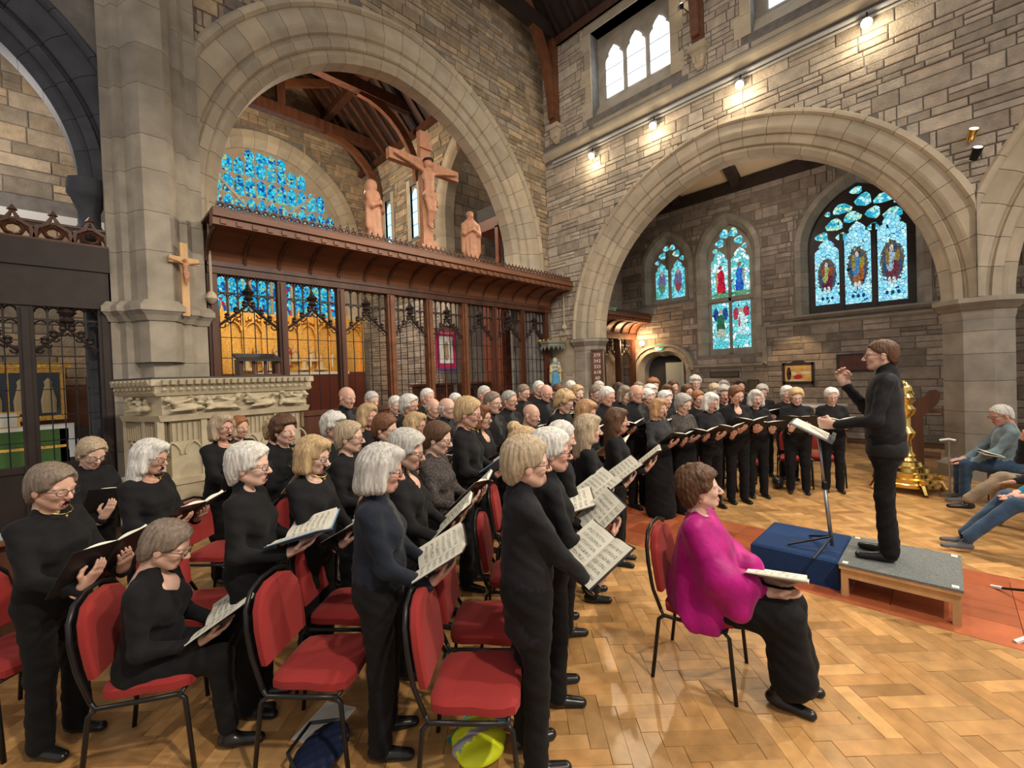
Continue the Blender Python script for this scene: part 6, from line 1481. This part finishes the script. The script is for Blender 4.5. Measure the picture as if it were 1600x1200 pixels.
def bench(x,y,yaw,label):
    k=empty('wooden_chair',(x,y,0),yaw,label,'chair'); MB().box(-.22,.24,-.22,.22,.42,.455).build('seat',OAKM,k)
    for a in (-.2,.2):
        for b in (-.2,.18): MB().box(b-.02,b+.02,a-.02,a+.02,0,.42 if b>0 else .9).build('leg',OAK,k)
    for z in (.62,.82): MB().box(-.215,-.19,-.2,.2,z,z+.09).build('back_slat',OAKM,k)
for (x,y,yw,l) in ((9.1,-.62,1.75,'wooden chair under the listener in the grey jacket'),(7.95,-.92,1.8,'wooden chair under the listener in the dark jacket'),(6.95,-.98,1.75,'wooden chair under the listener in the teal jumper')): bench(x,y,yw,l)
sitter(9.12,-.56,1.8,'listener in grey jacket and jeans seated by the right pier',JGREY,JEANS,'short','white',1,1.08,head=(.25,.3,0))
k=empty('paper_programme',place(1548,712,6.0),1.8,'folded white programme held by the listener in the grey jacket','programme'); m=MB(); m.rings([[(-.1,-.14,z),(.1,-.14,z+.03),(.1,.14,z+.03),(-.1,.14,z)] for z in (0,.006)]); m.build('sheet',PAPER,k); m=MB(); m.rings([[(-.1,-.14,z),(.09,-.14,z+.06),(.09,.14,z+.06),(-.1,.14,z)] for z in (0.008,.012)]); m.build('sheet',PAPER,k)
sitter(7.97,-.86,1.85,'listener in dark jacket and beige trousers, hand raised to face',DKJ,BEIGE,'short','white',0,1.06,wrR=(.20,-.10,1.36),hxR=(-.05,.3,.95),hnR=(-1,.2,0),poseR='grip',kneeL=(.42,.06,.56),ankL=(.72,.10,.30),shoe='black')
sitter(6.97,-.92,1.8,'listener in teal jumper and jeans with legs stretched out',TEAL,JEANS,'short','grey',0,1.06,wrL=(.40,.10,.95),wrR=(.38,-.06,.96),kneeL=(.45,.10,.50),ankL=(.82,.16,.12),kneeR=(.46,-.06,.52),ankR=(.78,-.02,.12))
sitter(2.95,-1.12,1.62,'listener outside the frame whose white trainer shows at the bottom edge',DKJ,JEANS,'short','grey',0,1.04,kneeL=(.45,.10,.50),ankL=(.80,.12,.11),ankR=(.5,-.12,.11))
bench(2.95,-1.19,1.62,'wooden chair at the bottom edge under the nearest listener')
k=empty('walking_stick',(9.05,.0,0),label='white-handled walking stick beside the listener in the grey jacket',cat='stick'); MB().tube([(0,0,0),(0,0,.86)],.011,6).build('shaft',STEEL,k); MB().tube([(.0,.10,.86),(0,0,.885),(0,-.07,.87)],.016,6).build('handle',WHITE,k)
k=empty('microphone_stand',(5.2,-.8,0),label='black stand with tripod feet at the right edge',cat='stand'); MB().tube([(0,0,.2),(0,0,1.4)],.012,6).build('pole',IRON,k)
for x,y in ((.48,.52),(-.5,.46),(0,-.5)): MB().tube([(0,0,.28),(x,y,.015)],.011,5).build('tripod_leg',IRON,k); MB().tube([(x*.94,y*.94,.03),(x*1.06,y*1.06,.008)],.016,5).build('foot_tip',WHITE,k)
# ---------------------------------------------------------------- brass lectern
k=empty('brass_lectern',(9.35,.48,0),label='polished brass lectern behind the conductor',cat='lectern')
MB().lathe([(.36,.08),(.39,.10),(.39,.15),(.36,.17),(.36,.22),(.31,.24),(.31,.30),(.27,.32),(.26,.38),(.19,.40),(.17,.46),(.12,.48),(.10,.52)],24).build('base',BRASS,k,smooth=True)
MB().lathe([(.07,.5),(.11,.56),(.07,.62),(.06,.8),(.10,.86),(.12,.92),(.08,.98),(.055,1.02),(.055,1.16),(.11,1.22),(.13,1.30),(.08,1.36)],18).build('stem',BRASS,k,smooth=True)
MB().lathe([(.05,1.36),(.10,1.42),(.11,1.48),(.06,1.56),(.05,1.62),(.07,1.67),(.03,1.72),(0,1.74)],14).build('orb',BRASS,k,smooth=True)
for i in range(4):
    a=i*math.pi/2+.5; f=MB(); f.tube([(.3*math.cos(a),.3*math.sin(a),.14),(.42*math.cos(a),.42*math.sin(a),.13),(.46*math.cos(a),.46*math.sin(a),.05),(.48*math.cos(a),.48*math.sin(a),.02)],[.06,.055,.045,.05],8); f.lathe([(0,-.05),(.05,-.01),(.05,.04),(0,.07)],8,(.43*math.cos(a),.43*math.sin(a),.2)); f.build('lion_foot',BRASS,k,smooth=True)
f=Fld((-.35,-.12,-.2),(.35,.3,.3),.012); f.ell((0,.02,.10),(.06,.07,.10),.03); f.ell((0,-.03,.21),(.035,.04,.045),.03)
for s_ in (-1,1): f.cone((s_*.05,.02,.14),(s_*.08,.05,.02),.03,.02,.03)
V,Q,l=f.mesh(); o=link('eagle',quads_mesh('eagle',V,Q,None,[BRASS]),k,loc=(0,0,1.5)); o.rotation_euler=(0,0,2.6)
k=empty('carved_bench_end',(10.1,.28,0),label='carved brown wooden bench end with curled top behind the brass lectern',cat='bench')
m=MB(); pts=[(.16,0),(.02,0),(.02,1.12),(-.06,1.2),(-.16,1.34),(-.2,1.50),(-.14,1.57),(-.05,1.55),(.0,1.46),(.08,1.42),(.14,1.34),(.18,1.22)]; m.prism([(u,v) for u,v in pts],'x',-.04,.04); m.build('bench_end',OAK,k); MB().box(.04,.5,-.2,.2,1.17,1.22).build('book_rest',OAK,k); MB().box(.04,.5,-.18,.18,.4,.45).build('seat_board',OAK,k)
# ---------------------------------------------------------------- things on the floor
k=empty('quilted_bag',(.86,2.42,0),.6,'navy quilted bag lying on the floor under the front chair','bag')
f=Fld((-.24,-.16,-.01),(.24,.16,.14),.011); f.ell((0,0,.05),(.21,.13,.055),.01); f.d=np.maximum(f.d,(.004-f.ax[2])[None,None,:]); X,Y=f.ax[0][:,None,None],f.ax[1][None,:,None]; f.d=f.d+.004*np.abs(np.sin((X+Y)*45))*1+.004*np.abs(np.sin((X-Y)*45))
sdf_obj('bag_body',f,[mat('bag_navy',(.012,.02,.05),.35)],k); MB().tube([(-.18,.0,.08),(-.1,.12,.11),(.1,.13,.11),(.18,.0,.08)],.01,5).build('strap',BLACKC,k)
k=empty('lined_paper',(.98,2.66,.0),.5,'sheet of lined paper on the floor beside the navy bag','paper'); MB().box(-.15,.15,-.11,.11,.002,.006).build('sheet',PAPER,k); 
for i in range(9): MB().box(-.13,.13,-.09+i*.022,-.088+i*.022,.006,.0065).build('rule_line',mat('rule_blue',(.3,.4,.55),.7),k)
k=empty('safety_vest',(1.50,1.86,0),.75,'folded yellow high-visibility vest with grey band on the floor','vest')
YV=mat('vest_yellow',(.72,.80,.02),.6); f=Fld((-.2,-.2,-.01),(.2,.2,.12),.011); f.ell((0,0,.03),(.17,.15,.05),.01); f.d=np.maximum(f.d,(.004-f.ax[2])[None,None,:]); f.d+=.004*np.sin(f.ax[0][:,None,None]*60+f.ax[1][None,:,None]*25); f.put(lambda X,Y,Z:np.abs(X*.8+Y*.6)-.03+0*Z,(-.2,-.2,0),(.2,.2,.1),0,1,'lab')
sdf_obj('vest_body',f,[YV,mat('vest_grey',(.35,.36,.38),.4)],k)
k=empty('teal_folder',(1.58,1.95,0),.3,'teal plastic folder under the yellow vest','folder'); MB().box(-.16,.16,-.12,.12,.001,.004).build('folder_cover',mat('teal_plastic',(.05,.25,.25),.35),k)
k=empty('black_handbag',(8.3,2.05,0),.3,'small black handbag on the floor beneath the right-hand choir chairs','bag')
f=Fld((-.2,-.13,-.01),(.2,.13,.26),.014); f.ell((0,0,.1),(.16,.09,.11),.01); f.d=np.maximum(f.d,(.004-f.ax[2])[None,None,:]); sdf_obj('bag_body',f,[BLACKC],k); MB().tube([(-.1,0,.18),(-.05,0,.27),(.05,0,.27),(.1,0,.18)],.009,5).build('handle',BLACKC,k)
k=empty('small_leaf',floor_at(1343,1122),.4,'tiny green leaf lying on the parquet','leaf'); m=MB(); m.poly([(-.014,0,.003),(0,.008,.004),(.016,0,.003),(0,-.008,.004)]); m.build('leaf_blade',mat('leaf_green',(.18,.24,.06),.6),k,fix=False)
# organist seen through the screen
V,Q,L,Rh=list(_BC.values())[0]; root=empty('person',(8.05,9.9,.5),1.2,'person in dark suit standing behind the rood screen','person'); root.scale=(.9,)*3
finish_person(root,V,Q,L,Rh,[SKINS[0],BLK,TROU,EYEM,PUPM,LIPM,MOUTHM,CHAR],'short','dbrown',0,near=False,shoes=[(.0,.095,0,.1),(.0,-.095,0,-.1)])

k=empty('church_pew',(-.55,4.9,0),.1,'dark wooden pew end with pale blue cover at the left edge','pew'); MB().box(-.6,.45,-.05,.0,0,.95).build('pew_back',OAK,k); MB().box(-.6,.45,-.12,.10,.95,.99).build('pew_ledge',OAKM,k); MB().box(-.5,.3,-.1,.08,.99,1.005).build('ledge_cover',mat('cover_pale_blue',(.28,.36,.42),.6),k); MB().box(.42,.48,-.3,.1,0,.9).build('pew_end',OAK,k)
